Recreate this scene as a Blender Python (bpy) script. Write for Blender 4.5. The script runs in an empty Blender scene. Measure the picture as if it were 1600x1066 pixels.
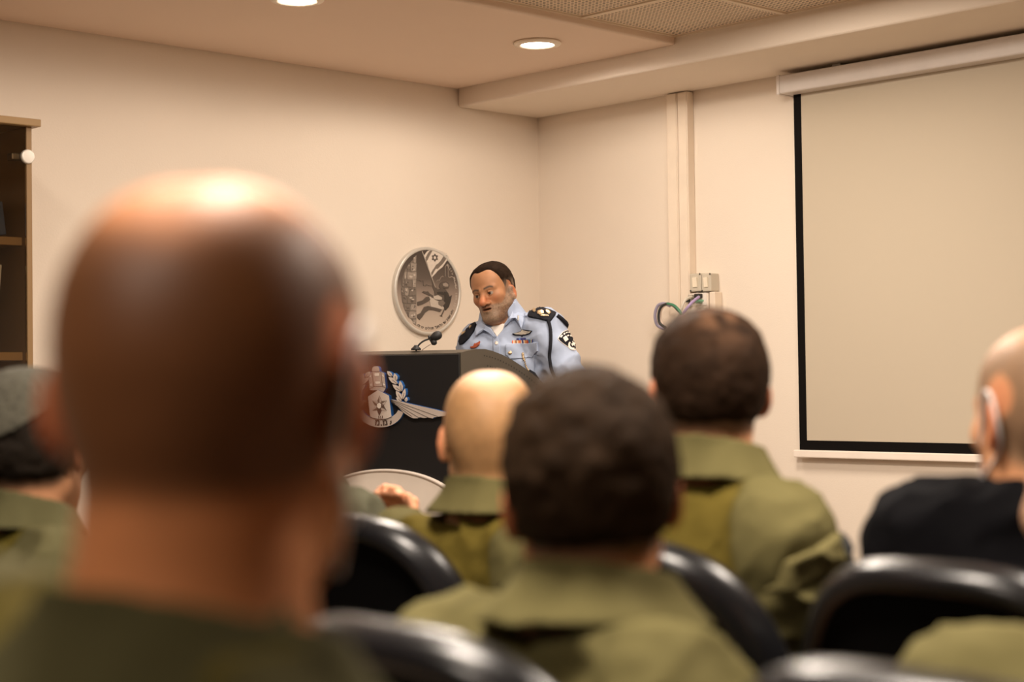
import bpy, bmesh, math, random
import numpy as np
from mathutils import Vector, Matrix, Euler
from mathutils.bvhtree import BVHTree

S = bpy.context.scene
COL = S.collection
random.seed(7)
RNG = np.random.default_rng(11)
PI = math.pi
H = 1.2                      # camera height
F = 2600.0                   # focal length in pixels of the 1600 x 1066 frame

# ------------------------------------------------------------------ camera
_x = Vector((2700, -27, -2600)).normalized()
_y = Vector((-2505, -97, -2600))
_y = (_y - _x * _y.dot(_x)).normalized()
_z = _x.cross(_y)
CM = Matrix((_x, _y, _z))    # camera space -> world
CAM = Vector((0, 0, H))
cd = bpy.data.cameras.new('camera')
cam = bpy.data.objects.new('camera', cd)
COL.objects.link(cam)
cam.matrix_world = Matrix.Translation(CAM) @ CM.to_4x4()
cd.sensor_width = 36.0
cd.lens = 36.0 * F / 1600.0
cd.clip_start = 0.05
cd.dof.use_dof = True
cd.dof.focus_distance = 6.35
cd.dof.aperture_fstop = 2.7
S.camera = cam


def ray(px, py):
    return CM @ Vector(((px - 800) / F, (533 - py) / F, -1.0))


def W(px, py, D):
    return CAM + ray(px, py) * D


def hit(px, py, P0, n):
    r = ray(px, py)
    return CAM + r * ((P0 - CAM).dot(n) / r.dot(n))


def pix(w):
    c = CM.transposed() @ (Vector(w) - CAM)
    return 800 + F * c.x / -c.z, 533 - F * c.y / -c.z, -c.z


A0 = math.degrees(math.atan2(ray(800, 533).y, ray(800, 533).x))   # heading of the view axis

# ------------------------------------------------------------------ materials
MATS = {}


def mat(name, col, rough=.5, metal=0., var=.08, scale=12., bump=0., bscale=150., attr=False,
        sss=0., spec=.5, emit=None, estr=0., coat=0., alpha=1., sheen=0., stretch=None):
    if name in MATS:
        return MATS[name]
    m = bpy.data.materials.new(name)
    m.use_nodes = True
    nt = m.node_tree
    N, L = nt.nodes, nt.links
    b = N['Principled BSDF']
    tc = N.new('ShaderNodeTexCoord')
    vec = tc.outputs['Object']
    if stretch:
        mp = N.new('ShaderNodeMapping')
        mp.inputs['Scale'].default_value = stretch
        L.new(vec, mp.inputs['Vector'])
        vec = mp.outputs['Vector']
    nz = N.new('ShaderNodeTexNoise')
    nz.inputs['Scale'].default_value = scale
    nz.inputs['Detail'].default_value = 4
    L.new(vec, nz.inputs['Vector'])
    mr = N.new('ShaderNodeMapRange')
    mr.inputs['To Min'].default_value = 1 - var
    mr.inputs['To Max'].default_value = 1 + var
    L.new(nz.outputs['Fac'], mr.inputs['Value'])
    mx = N.new('ShaderNodeMix')
    mx.data_type = 'RGBA'
    mx.blend_type = 'MULTIPLY'
    mx.inputs['Factor'].default_value = 1
    if attr:
        at = N.new('ShaderNodeAttribute')
        at.attribute_name = 'Col'
        L.new(at.outputs['Color'], mx.inputs['A'])
    else:
        mx.inputs['A'].default_value = (*col, 1)
    L.new(mr.outputs['Result'], mx.inputs['B'])
    L.new(mx.outputs['Result'], b.inputs['Base Color'])
    b.inputs['Roughness'].default_value = rough
    b.inputs['Metallic'].default_value = metal
    b.inputs['Specular IOR Level'].default_value = spec
    b.inputs['Coat Weight'].default_value = coat
    b.inputs['Sheen Weight'].default_value = sheen
    if sss:
        b.inputs['Subsurface Weight'].default_value = sss
        b.inputs['Subsurface Radius'].default_value = (1, .35, .15)
        b.inputs['Subsurface Scale'].default_value = .012
    if emit:
        b.inputs['Emission Color'].default_value = (*emit, 1)
        b.inputs['Emission Strength'].default_value = estr
    if alpha < 1:
        b.inputs['Alpha'].default_value = alpha
    if bump:
        n2 = N.new('ShaderNodeTexNoise')
        n2.inputs['Scale'].default_value = bscale
        n2.inputs['Detail'].default_value = 3
        L.new(vec, n2.inputs['Vector'])
        bp = N.new('ShaderNodeBump')
        bp.inputs['Strength'].default_value = bump
        bp.inputs['Distance'].default_value = .002
        L.new(n2.outputs['Fac'], bp.inputs['Height'])
        L.new(bp.outputs['Normal'], b.inputs['Normal'])
    MATS[name] = m
    return m


# ------------------------------------------------------------------ object helpers
def tag(o, label=None, cat=None, group=None, kind=None):
    if label: o['label'] = label
    if cat: o['category'] = cat
    if group: o['group'] = group
    if kind: o['kind'] = kind
    return o


def empty(name, loc, rz=0., label=None, cat=None, group=None):
    o = bpy.data.objects.new(name, None)
    COL.objects.link(o)
    o.location = loc
    o.rotation_euler = (0, 0, rz)
    o.empty_display_size = .1
    return tag(o, label, cat, group)


def link(name, me, m, parent=None, smooth=False):
    """World coordinate mesh -> object; parented so that it keeps its place."""
    o = bpy.data.objects.new(name, me)
    for k in (m if isinstance(m, (list, tuple)) else [m]):
        me.materials.append(k)
    COL.objects.link(o)
    if parent is not None:
        o.parent = parent
        o.matrix_parent_inverse = world_of(parent).inverted()
    if smooth:
        me.polygons.foreach_set('use_smooth', [True] * len(me.polygons))
    return o


def world_of(o):
    mw = Matrix.LocRotScale(o.location, o.rotation_euler, o.scale)
    if o.parent is not None:
        mw = world_of(o.parent) @ o.matrix_parent_inverse @ mw
    return mw


def fin(name, bm, m, parent=None, smooth=False, bevel=0., seg=2, recalc=True):
    if recalc:
        bmesh.ops.recalc_face_normals(bm, faces=bm.faces)
    me = bpy.data.meshes.new(name)
    bm.to_mesh(me)
    bm.free()
    o = link(name, me, m, parent, smooth)
    if bevel:
        md = o.modifiers.new('bevel', 'BEVEL')
        md.width = bevel
        md.segments = seg
        md.limit_method = 'ANGLE'
    return o


def struct(o):
    o['kind'] = 'structure'
    return o


def add_box(bm, lo, hi, M=None, mi=0):
    vs = [bm.verts.new((x, y, z)) for x in (lo[0], hi[0]) for y in (lo[1], hi[1]) for z in (lo[2], hi[2])]
    for f in ((0, 1, 3, 2), (4, 6, 7, 5), (0, 4, 5, 1), (2, 3, 7, 6), (0, 2, 6, 4), (1, 5, 7, 3)):
        fc = bm.faces.new([vs[i] for i in f])
        fc.material_index = mi
    if M is not None:
        for v in vs: v.co = M @ v.co
    return vs


def add_tube(bm, pts, r, n=10, cap=True, mi=0):
    pts = [Vector(p) for p in pts]
    rs = r if isinstance(r, (list, tuple)) else [r] * len(pts)
    rings = []
    up = Vector((.13, .21, .97)).normalized()
    for i, p in enumerate(pts):
        d = (pts[min(i + 1, len(pts) - 1)] - pts[max(i - 1, 0)]).normalized()
        a = d.cross(up)
        if a.length < 1e-3: a = d.cross(Vector((1, 0, 0)))
        a.normalize()
        b = d.cross(a)
        rings.append([bm.verts.new(p + (a * math.cos(t) + b * math.sin(t)) * rs[i])
                      for t in [2 * PI * k / n for k in range(n)]])
    for r0, r1 in zip(rings, rings[1:]):
        for k in range(n):
            f = bm.faces.new((r0[k], r0[(k + 1) % n], r1[(k + 1) % n], r1[k]))
            f.material_index = mi
            f.smooth = True
    if cap:
        bm.faces.new(rings[0][::-1]).material_index = mi
        bm.faces.new(rings[-1]).material_index = mi


def add_lathe(bm, prof, c, ax, n=32, mi=0):
    """prof: (radius, height) along axis ax from centre c."""
    ax = Vector(ax).normalized()
    a = ax.cross(Vector((0, 0, 1)))
    if a.length < 1e-3: a = Vector((1, 0, 0))
    a.normalize()
    b = ax.cross(a)
    c = Vector(c)
    rings = []
    for r, h in prof:
        if r < 1e-6:
            rings.append([bm.verts.new(c + ax * h)])
        else:
            rings.append([bm.verts.new(c + ax * h + (a * math.cos(2 * PI * k / n) + b * math.sin(2 * PI * k / n)) * r)
                          for k in range(n)])
    for r0, r1 in zip(rings, rings[1:]):
        for k in range(n):
            q = [r0[k % len(r0)], r0[(k + 1) % len(r0)], r1[(k + 1) % len(r1)], r1[k % len(r1)]]
            q = list(dict.fromkeys(q))
            if len(q) > 2:
                f = bm.faces.new(q)
                f.material_index = mi
                f.smooth = True


def smooth_pts(pts, n=6):
    """Catmull-Rom through pts."""
    P = [Vector(p) for p in pts]
    out = []
    for i in range(len(P) - 1):
        p0, p1, p2, p3 = P[max(i - 1, 0)], P[i], P[i + 1], P[min(i + 2, len(P) - 1)]
        for k in range(n):
            t = k / n
            out.append(.5 * ((2 * p1) + (p2 - p0) * t + (2 * p0 - 5 * p1 + 4 * p2 - p3) * t * t
                             + (3 * p1 - p0 - 3 * p2 + p3) * t ** 3))
    out.append(P[-1])
    return out


def add_poly(bm, pts, n, depth, mi_front=0, mi_side=0, base=0.):
    """Closed outline pts (world, in one plane) raised along n from base to depth."""
    n = Vector(n)
    a = [bm.verts.new(Vector(p) + n * depth) for p in pts]
    b = [bm.verts.new(Vector(p) + n * base) for p in pts]
    try:
        bm.faces.new(a).material_index = mi_front
    except ValueError:
        return
    k = len(a)
    for i in range(k):
        bm.faces.new((a[i], b[i], b[(i + 1) % k], a[(i + 1) % k])).material_index = mi_side


# ------------------------------------------------------------------ implicit surfaces
def smin(a, b, k):
    h = np.maximum(k - np.abs(a - b), 0) / k
    return np.minimum(a, b) - h * h * k * .25


def smax(a, b, k):
    return -smin(-a, -b, k)


def ell(x, y, z, r):
    a = (x / r[0]) ** 2 + (y / r[1]) ** 2 + (z / r[2]) ** 2
    b = (x / r[0] ** 2) ** 2 + (y / r[1] ** 2) ** 2 + (z / r[2] ** 2) ** 2
    a = np.sqrt(a)
    return a * (a - 1) / np.sqrt(b + 1e-9)


def capd(x, y, z, a, b, ra, rb):
    ab = (b[0] - a[0], b[1] - a[1], b[2] - a[2])
    L2 = max(ab[0] ** 2 + ab[1] ** 2 + ab[2] ** 2, 1e-10)
    px, py, pz = x - a[0], y - a[1], z - a[2]
    t = np.clip((px * ab[0] + py * ab[1] + pz * ab[2]) / L2, 0, 1)
    return np.sqrt((px - t * ab[0]) ** 2 + (py - t * ab[1]) ** 2 + (pz - t * ab[2]) ** 2) - (ra + (rb - ra) * t)


def vnoise(x, y, z, s, seed=0):
    x, y, z = np.broadcast_arrays(x * s + 31.7 + seed * 7.3, y * s + 17.1 - seed * 3.1, z * s + 53.9 + seed)
    xi, yi, zi = np.floor(x), np.floor(y), np.floor(z)
    fx, fy, fz = x - xi, y - yi, z - zi
    xi, yi, zi = xi.astype(np.int64), yi.astype(np.int64), zi.astype(np.int64)
    u, v, w = fx * fx * (3 - 2 * fx), fy * fy * (3 - 2 * fy), fz * fz * (3 - 2 * fz)

    def hsh(i, j, k):
        n = (i * 374761393 + j * 668265263 + k * 2147483647 + seed * 1274126177) & 0xffffffff
        n = ((n ^ (n >> 13)) * 1274126177) & 0xffffffff
        n = n ^ (n >> 16)
        return (n & 0xffff) / 32767.5 - 1
    r = 0
    for di, wu in ((0, 1 - u), (1, u)):
        for dj, wv in ((0, 1 - v), (1, v)):
            for dk, ww in ((0, 1 - w), (1, w)):
                r = r + hsh(xi + di, yi + dj, zi + dk) * wu * wv * ww
    return r


class Field:
    def __init__(self):
        self.ops = []
        self.post = None

    def add(self, fn, lo, hi, k=.02, mode='u'):
        self.ops.append((fn, np.array(lo, float), np.array(hi, float), k, mode))

    def cap(self, a, b, ra, rb=None, k=.02, mode='u'):
        rb = ra if rb is None else rb
        a, b = tuple(a), tuple(b)
        R = max(ra, rb)
        self.add(lambda x, y, z: capd(x, y, z, a, b, ra, rb), np.minimum(a, b) - R, np.maximum(a, b) + R, k, mode)

    def ell(self, c, r, k=.02, mode='u', R=None):
        c = tuple(c)
        if R is None:
            self.add(lambda x, y, z: ell(x - c[0], y - c[1], z - c[2], r), np.array(c) - r, np.array(c) + r, k, mode)
        else:
            Q = [list(q) for q in R.transposed()]

            def fn(x, y, z):
                x, y, z = x - c[0], y - c[1], z - c[2]
                return ell(Q[0][0] * x + Q[0][1] * y + Q[0][2] * z, Q[1][0] * x + Q[1][1] * y + Q[1][2] * z,
                           Q[2][0] * x + Q[2][1] * y + Q[2][2] * z, r)
            m = max(r)
            self.add(fn, np.array(c) - m, np.array(c) + m, k, mode)

    def grid(self, xs, ys, zs):
        d = np.full((len(xs), len(ys), len(zs)), 1., np.float32)
        for fn, lo, hi, k, mode in self.ops:
            pad = k + .05
            sl = []
            for ax, l, h in ((xs, lo[0], hi[0]), (ys, lo[1], hi[1]), (zs, lo[2], hi[2])):
                sl.append(slice(max(np.searchsorted(ax, l - pad) - 1, 0), np.searchsorted(ax, h + pad) + 1))
            sl = tuple(sl)
            x, y, z = xs[sl[0], None, None], ys[None, sl[1], None], zs[None, None, sl[2]]
            if not (x.size and y.size and z.size):
                continue
            v = fn(x, y, z)
            d[sl] = smin(d[sl], v, k) if mode == 'u' else smax(d[sl], -v, k)
        if self.post is not None:
            d = self.post(d, xs[:, None, None], ys[None, :, None], zs[None, None, :])
        return d


def nets(d, xs, ys, zs):
    s = d < 0
    c = np.zeros(tuple(n - 1 for n in d.shape), np.int8)
    for i in (0, 1):
        for j in (0, 1):
            for k in (0, 1):
                c += s[i:s.shape[0] - 1 + i, j:s.shape[1] - 1 + j, k:s.shape[2] - 1 + k]
    act = (c > 0) & (c < 8)
    I = np.argwhere(act)
    acc = np.zeros((len(I), 3))
    cnt = np.zeros(len(I))
    corners = [(i, j, k) for i in (0, 1) for j in (0, 1) for k in (0, 1)]
    for a in corners:
        for ax in range(3):
            if a[ax]: continue
            b = list(a)
            b[ax] = 1
            da = d[I[:, 0] + a[0], I[:, 1] + a[1], I[:, 2] + a[2]].astype(float)
            db = d[I[:, 0] + b[0], I[:, 1] + b[1], I[:, 2] + b[2]].astype(float)
            m = (da < 0) != (db < 0)
            t = np.where(m, da / np.where(m, da - db, 1), 0)
            p = np.array(a, float)[None, :] + t[:, None] * (np.array(b) - np.array(a))[None, :]
            acc += p * m[:, None]
            cnt += m
    v = I + acc / cnt[:, None]
    V = np.stack([np.interp(v[:, q], np.arange(len(ax)), ax) for q, ax in enumerate((xs, ys, zs))], 1)
    ID = np.full(act.shape, -1, np.int64)
    ID[act] = np.arange(len(I))
    Q = []
    for ax in range(3):
        sa = np.moveaxis(s, ax, 0)
        ida = np.moveaxis(ID, ax, 0)
        x = sa[:-1, 1:-1, 1:-1] != sa[1:, 1:-1, 1:-1]
        e = np.argwhere(x)
        i, j, k = e[:, 0], e[:, 1] + 1, e[:, 2] + 1
        q = np.stack([ida[i, j - 1, k - 1], ida[i, j, k - 1], ida[i, j, k], ida[i, j - 1, k]], 1)
        inside = sa[i, j, k]
        if ax == 1: inside = ~inside
        q[~inside] = q[~inside][:, ::-1]
        Q.append(q)
    return V, np.concatenate(Q)


def axis(lo, hi, coarse, fines=()):
    out = [lo]
    while out[-1] < hi:
        p = out[-1]
        st = coarse
        for a, b, f in fines:
            if a - coarse * .5 <= p <= b:
                st = min(st, f)
        out.append(p + st)
    return np.array(out)


def np_mesh(name, V, Q):
    me = bpy.data.meshes.new(name)
    me.vertices.add(len(V))
    me.vertices.foreach_set('co', np.ascontiguousarray(V, np.float32).ravel())
    me.loops.add(Q.size)
    me.loops.foreach_set('vertex_index', Q.astype(np.int32).ravel())
    me.polygons.add(len(Q))
    me.polygons.foreach_set('loop_start', np.arange(0, Q.size, 4, dtype=np.int32))
    me.polygons.foreach_set('use_smooth', np.ones(len(Q), bool))
    me.update(calc_edges=True)
    me.validate()
    return me


def relax(V, Q, it=2, lam=.5):
    for _ in range(it):
        acc = np.zeros_like(V)
        cnt = np.zeros(len(V))
        for a in range(4):
            i, j = Q[:, a], Q[:, (a + 1) % 4]
            np.add.at(acc, i, V[j]); np.add.at(cnt, i, 1)
            np.add.at(acc, j, V[i]); np.add.at(cnt, j, 1)
        V = V + lam * (acc / np.maximum(cnt, 1)[:, None] - V)
    return V


def set_col(me, C):
    a = me.attributes.new('Col', 'FLOAT_COLOR', 'POINT')
    a.data.foreach_set('color', np.concatenate([C, np.ones((len(C), 1))], 1).astype(np.float32).ravel())


def sdf_obj(name, field, ax, m, root, col=None, it=1):
    d = field.grid(*ax)
    V, Q = nets(d, *ax)
    if it: V = relax(V, Q, it)
    me = np_mesh(name, V, Q)
    if col is not None:
        set_col(me, np.clip(col(V), 0, 1))
    o = bpy.data.objects.new(name, me)
    me.materials.append(m)
    COL.objects.link(o)
    o.parent = root
    return o


def sstep(a, b, v):
    t = np.clip((v - a) / (b - a), 0, 1)
    return t * t * (3 - 2 * t)


def mix(a, b, t):
    return a + (b - a) * t[:, None]

# ------------------------------------------------------------------ room shell
_c = W(843, 400, 7.8)
XW, YW = _c.x, _c.y                     # screen wall is x = XW, the wall with the plaque y = YW
X0, Y0 = -3.6, -3.4
LW, LN = Vector((0, YW, 0)), Vector((0, -1, 0))      # left wall: a point, its normal
RW, RN = Vector((XW, 0, 0)), Vector((-1, 0, 0))      # screen wall
ZB = hit(842, 185, RW, RN).z            # underside of the beam along the screen wall
ZC = hit(300, 77, LW, LN).z             # plaster strip along the left wall
XB = hit(715, 172, LW, LN).x            # face of the beam
_e = hit(1073, 74, Vector((0, 0, ZC)), Vector((0, 0, 1)))
YS = _e.y                               # edge of the plaster strip
ZT = hit(1073, 53, Vector((XB, 0, 0)), RN).z
print('ROOM', XW, YW, ZB, ZC, XB, YS, ZT)
ZTOP = ZT + .25

WALL = mat('wall_paint', (.79, .69, .58), rough=.85, var=.03, scale=3, bump=.25, bscale=160, spec=.3)
CEILP = mat('ceiling_paint', (.78, .62, .50), rough=.9, var=.02, scale=3, spec=.2)
FLOORM = mat('floor_terrazzo', (.26, .20, .15), rough=.35, var=.18, scale=40)
BASEM = mat('baseboard_paint', (.55, .47, .38), rough=.5)


def sbox(name, lo, hi, m):
    bm = bmesh.new()
    add_box(bm, lo, hi)
    return struct(fin(name, bm, m))


sbox('floor', (X0 - .15, Y0 - .15, -.12), (XW + .15, YW + .15, 0), FLOORM)
sbox('wall_left', (X0 - .15, YW, 0), (XW + .15, YW + .15, ZTOP), WALL)
sbox('wall_front', (XW, Y0 - .15, 0), (XW + .15, YW, ZTOP), WALL)
DARKW = mat('unseen_dark_wall', (.16, .11, .075), rough=.6, var=.2, scale=5)  # walls out of view, given a dark tone to cut bounce light
sbox('wall_right', (X0 - .15, Y0 - .15, 0), (XW, Y0, ZTOP), DARKW)
sbox('wall_back', (X0 - .15, Y0, 0), (X0, YW, ZTOP), DARKW)
sbox('baseboard_left', (X0, YW - .014, 0), (XW, YW, .08), BASEM)
sbox('baseboard_front', (XW - .014, Y0, 0), (XW, YW - .014, .08), BASEM)
# beam along the screen wall and plaster strip along the left wall
o = sbox('trim_1', (XB, Y0, ZB), (XW, YW, ZTOP), WALL)
md = o.modifiers.new('bevel', 'BEVEL'); md.width = .012; md.segments = 3
o = sbox('trim_2', (X0, YS, ZC), (XB, YW, ZTOP), CEILP)
md = o.modifiers.new('bevel', 'BEVEL'); md.width = .008; md.segments = 3


# perforated tile ceiling (holes and tile joints in the material, joints also as grooves)
def ceiling_mat(pitch, ox, oy):
    m = bpy.data.materials.new('perforated_tile')
    m.use_nodes = True
    nt = m.node_tree
    N, L = nt.nodes, nt.links
    b = N['Principled BSDF']
    b.inputs['Roughness'].default_value = .9
    g = N.new('ShaderNodeNewGeometry')
    sep = N.new('ShaderNodeSeparateXYZ')
    L.new(g.outputs['Position'], sep.inputs[0])

    def M(op, a, bb=None):
        n = N.new('ShaderNodeMath')
        n.operation = op
        for i, v in enumerate((a, bb)):
            if v is None: continue
            if isinstance(v, (int, float)): n.inputs[i].default_value = v
            else: L.new(v, n.inputs[i])
        return n.outputs[0]
    hp = pitch / 30
    fr, tl = [], []
    for ch, off in (('X', ox), ('Y', oy)):
        p = M('SUBTRACT', sep.outputs[ch], off)
        fr.append(M('SUBTRACT', M('FRACT', M('DIVIDE', p, hp)), .5))
        q = M('FRACT', M('DIVIDE', p, pitch))
        tl.append(M('ABSOLUTE', M('SUBTRACT', q, .5)))
    dist = M('SQRT', M('ADD', M('MULTIPLY', fr[0], fr[0]), M('MULTIPLY', fr[1], fr[1])))
    hole = M('LESS_THAN', dist, .30)
    edge = M('MAXIMUM', tl[0], tl[1])
    inside = M('LESS_THAN', edge, .468)
    fac = M('MULTIPLY', hole, inside)
    mx = N.new('ShaderNodeMix')
    mx.data_type = 'RGBA'
    mx.inputs['A'].default_value = (.76, .62, .47, 1)
    mx.inputs['B'].default_value = (.10, .075, .05, 1)
    L.new(fac, mx.inputs['Factor'])
    L.new(mx.outputs['Result'], b.inputs['Base Color'])
    return m


_s1 = hit(1256, 19, Vector((0, 0, ZT)), Vector((0, 0, 1)))
_s0 = hit(1073, 53, Vector((0, 0, ZT)), Vector((0, 0, 1)))
TP = (_s0 - _s1).length
print('TILE', TP, _s0, _s1)
o = sbox('ceiling', (X0 - .15, Y0 - .15, ZT), (XB, YS, ZTOP + .1), ceiling_mat(TP, XB, YS))
bm = bmesh.new()                        # T-bar grid of the tile ceiling
k = 0
while YS - k * TP > Y0:
    add_box(bm, (X0, YS - k * TP - .011, ZT - .006), (XB, YS - k * TP + (.011 if k else 0), ZT))
    k += 1
k = 0
while XB - k * TP > X0:
    add_box(bm, (XB - k * TP - .011, Y0, ZT - .0062), (XB - k * TP + (.011 if k else 0), YS, ZT))
    k += 1
struct(fin('trim_3', bm, mat('grid_bar', (.72, .60, .46), rough=.6)))

# ------------------------------------------------------------------ ceiling lamps
LAMP = (1.0, .875, .745)
TRIMW = mat('lamp_trim', (.85, .74, .60), rough=.4)
GLOW = mat('lamp_diffuser', (1, .95, .85), emit=LAMP, estr=14.)
DL = [hit(841, 66, Vector((0, 0, ZC)), Vector((0, 0, 1))), hit(463, -3, Vector((0, 0, ZC)), Vector((0, 0, 1)))]
DL = [Vector((p.x, (DL[0].y + DL[1].y) / 2, ZC)) for p in DL]
STEP = DL[0].x - DL[1].x
print('DOWNLIGHT', DL, STEP)
names = ['round recessed downlight in the white ceiling strip, above the uniformed speaker',
         'round recessed downlight cut off by the top edge of the photo']
for i in range(3):
    p = Vector((DL[0].x - i * STEP, DL[0].y, ZC))
    t = empty('downlight', p, 0, names[i] if i < 2 else 'round recessed downlight further along the ceiling strip, nearest the bookcase',
              'ceiling light', 'recessed downlights')
    bm = bmesh.new()
    add_lathe(bm, [(.066, .0), (.090, .0), (.094, -.004), (.090, -.010), (.070, -.014), (.064, -.010), (.062, .0), (.066, .0)], p, (0, 0, 1), 40)
    fin('trim_ring', bm, TRIMW, t, True)
    bm = bmesh.new()
    add_lathe(bm, [(0, -.012), (.045, -.011), (.0635, -.006), (.0635, .0), (0, .0)], p, (0, 0, 1), 40)
    fin('diffuser', bm, GLOW, t, True)
    ld = bpy.data.lights.new('downlight_beam', 'SPOT')
    ld.energy = (24, 8, 8)[i]
    ld.color = LAMP
    ld.spot_size = math.radians(178)
    ld.spot_blend = .25
    ld.shadow_soft_size = .06
    lo = bpy.data.objects.new('downlight_beam', ld)
    COL.objects.link(lo)
    lo.location = p + Vector((0, 0, -.03))

PANEL_W = 105
PANELS = ((4.2, 3.4, .22), (2.7, 3.0, .46), (2.6, .9, .48), (.9, 1.4, .5), (-.7, .6, .20))  # unseen panels, placed to set the light; last added to brighten head backs
for i, (lx, ly, pw) in enumerate(PANELS):
    lx = XB - (round((XB - lx) / TP - .5) + .5) * TP
    ly = YS - (round((YS - ly) / TP - .5) + .5) * TP
    t = empty('ceiling_panel_light', (lx, ly, ZT), 0, 'unseen square recessed panel lamp in the perforated tile ceiling above the chairs',
              'ceiling light', 'panel lamps in the tile ceiling')
    h = TP / 2 - .012
    bm = bmesh.new()
    for lo_, hi_ in (((-h, -h), (h, -h + .02)), ((-h, h - .02), (h, h)), ((-h, -h + .02), (-h + .02, h - .02)), ((h - .02, -h + .02), (h, h - .02))):
        add_box(bm, (lx + lo_[0], ly + lo_[1], ZT - .012), (lx + hi_[0], ly + hi_[1], ZT))
    fin('frame', bm, TRIMW, t)
    bm = bmesh.new()
    add_box(bm, (lx - h + .02, ly - h + .02, ZT - .008), (lx + h - .02, ly + h - .02, ZT))
    fin('diffuser', bm, mat('panel_diffuser', (1, .95, .85), emit=LAMP, estr=2.), t)
    ld = bpy.data.lights.new('panel_beam', 'AREA')
    ld.shape = 'SQUARE'
    ld.size = TP * .9
    ld.energy = PANEL_W * pw
    ld.color = LAMP
    lo = bpy.data.objects.new('panel_beam', ld)
    COL.objects.link(lo)
    lo.location = (lx, ly, ZT - .02)
wd = bpy.data.worlds.new('world')
S.world = wd
wd.use_nodes = True
wd.node_tree.nodes['Background'].inputs[0].default_value = (.02, .017, .013, 1)

# ------------------------------------------------------------------ projector screen on the front wall
SX = XW - .032                            # plane of the screen cloth
SP = Vector((SX, 0, 0))
HX = XW - .10
tl, bl = hit(1240, 145, SP, RN), hit(1250, 703, SP, RN)
yl = (tl.y + bl.y) / 2
zb = bl.z
htl, hbl = hit(1213, 119, Vector((HX, 0, 0)), RN), hit(1216, 147, Vector((HX, 0, 0)), RN)
yh = (htl.y + hbl.y) / 2
zht, zhb = htl.z, hbl.z
SW = 2.75
root = empty('projector_screen', (SX, yl - SW / 2, zb), 0,
             'wide pull-down projector screen with black border hanging on the front wall', 'projector screen')
bw = (hit(1251, 420, SP, RN) - hit(1239.5, 420, SP, RN)).length
bh = hit(1262, 686, SP, RN).z - hit(1262, 701, SP, RN).z
cloth_m = mat('screen_cloth', (.53, .455, .35), rough=.8, var=.015, scale=2, spec=.2)
bm = bmesh.new()
add_box(bm, (SX - .001, yl - SW + bw, zb + bh), (SX + .002, yl - bw, zhb + .05))
fin('screen_cloth', bm, cloth_m, root)
bm = bmesh.new()
add_box(bm, (SX - .0015, yl - bw, zb), (SX + .002, yl, zhb + .05))
add_box(bm, (SX - .0015, yl - SW, zb), (SX + .002, yl - SW + bw, zhb + .05))
add_box(bm, (SX - .0015, yl - SW + bw, zb), (SX + .002, yl - bw, zb + bh))
fin('black_border', bm, mat('black_border', (.005, .004, .0035), rough=.8, spec=.1), root)
bm = bmesh.new()
add_box(bm, (SX - .012, yl - SW - .025, zb - .030), (SX + .012, yl + .025, zb))
fin('bottom_bar', bm, mat('white_bar', (.88, .78, .68), rough=.4), root, bevel=.004)
bm = bmesh.new()
add_box(bm, (HX, yh - SW - .25, zhb), (XW - .002, yh, zht))
fin('housing', bm, mat('screen_housing', (.66, .60, .555), rough=.45), root, bevel=.006)
for y_ in (yh - .25, yh - SW):
    bm = bmesh.new()
    add_box(bm, (XW - .05, y_ - .02, zht - .01), (XW - .001, y_ + .02, zht + .02))
    fin('wall_mount', bm, mat('bracket_steel', (.55, .52, .48), rough=.4, metal=.6), root, bevel=.002)
bm = bmesh.new()
add_box(bm, (HX - .003, yh - .012, zhb - .003), (XW - .002, yh + .004, zht + .003))
fin('end_cap', bm, mat('screen_end_cap', (.70, .63, .58), rough=.45), root, bevel=.003)

# ------------------------------------------------------------------ cable trunking, switches, sockets
TRK = mat('trunking_plastic', (.80, .68, .55), rough=.45)


def rwy(px, py, d):                      # point on a plane d in front of the screen wall
    return hit(px, py, Vector((XW - d, 0, 0)), RN)


d = .045
ya, yb, yc = rwy(1043, 300, d).y, rwy(1059.5, 300, d).y, rwy(1075.5, 300, d).y
root = empty('cable_trunking', (XW, (ya + yc) / 2, .0), 0, 'white double vertical cable trunking running up to the beam', 'cable trunking')
for y1, y0 in ((ya, yb), (yb - .003, yc)):
    bm = bmesh.new()
    add_box(bm, (XW - d, y0, .08), (XW - .001, y1, ZB - .004))
    ch = fin('channel', bm, TRK, root, bevel=.003)
    bm = bmesh.new()
    add_box(bm, (XW - d - .003, y0 + .004, .08), (XW - d, y1 - .004, ZB - .006))
    fin('cover', bm, TRK, ch, bevel=.001)
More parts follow.
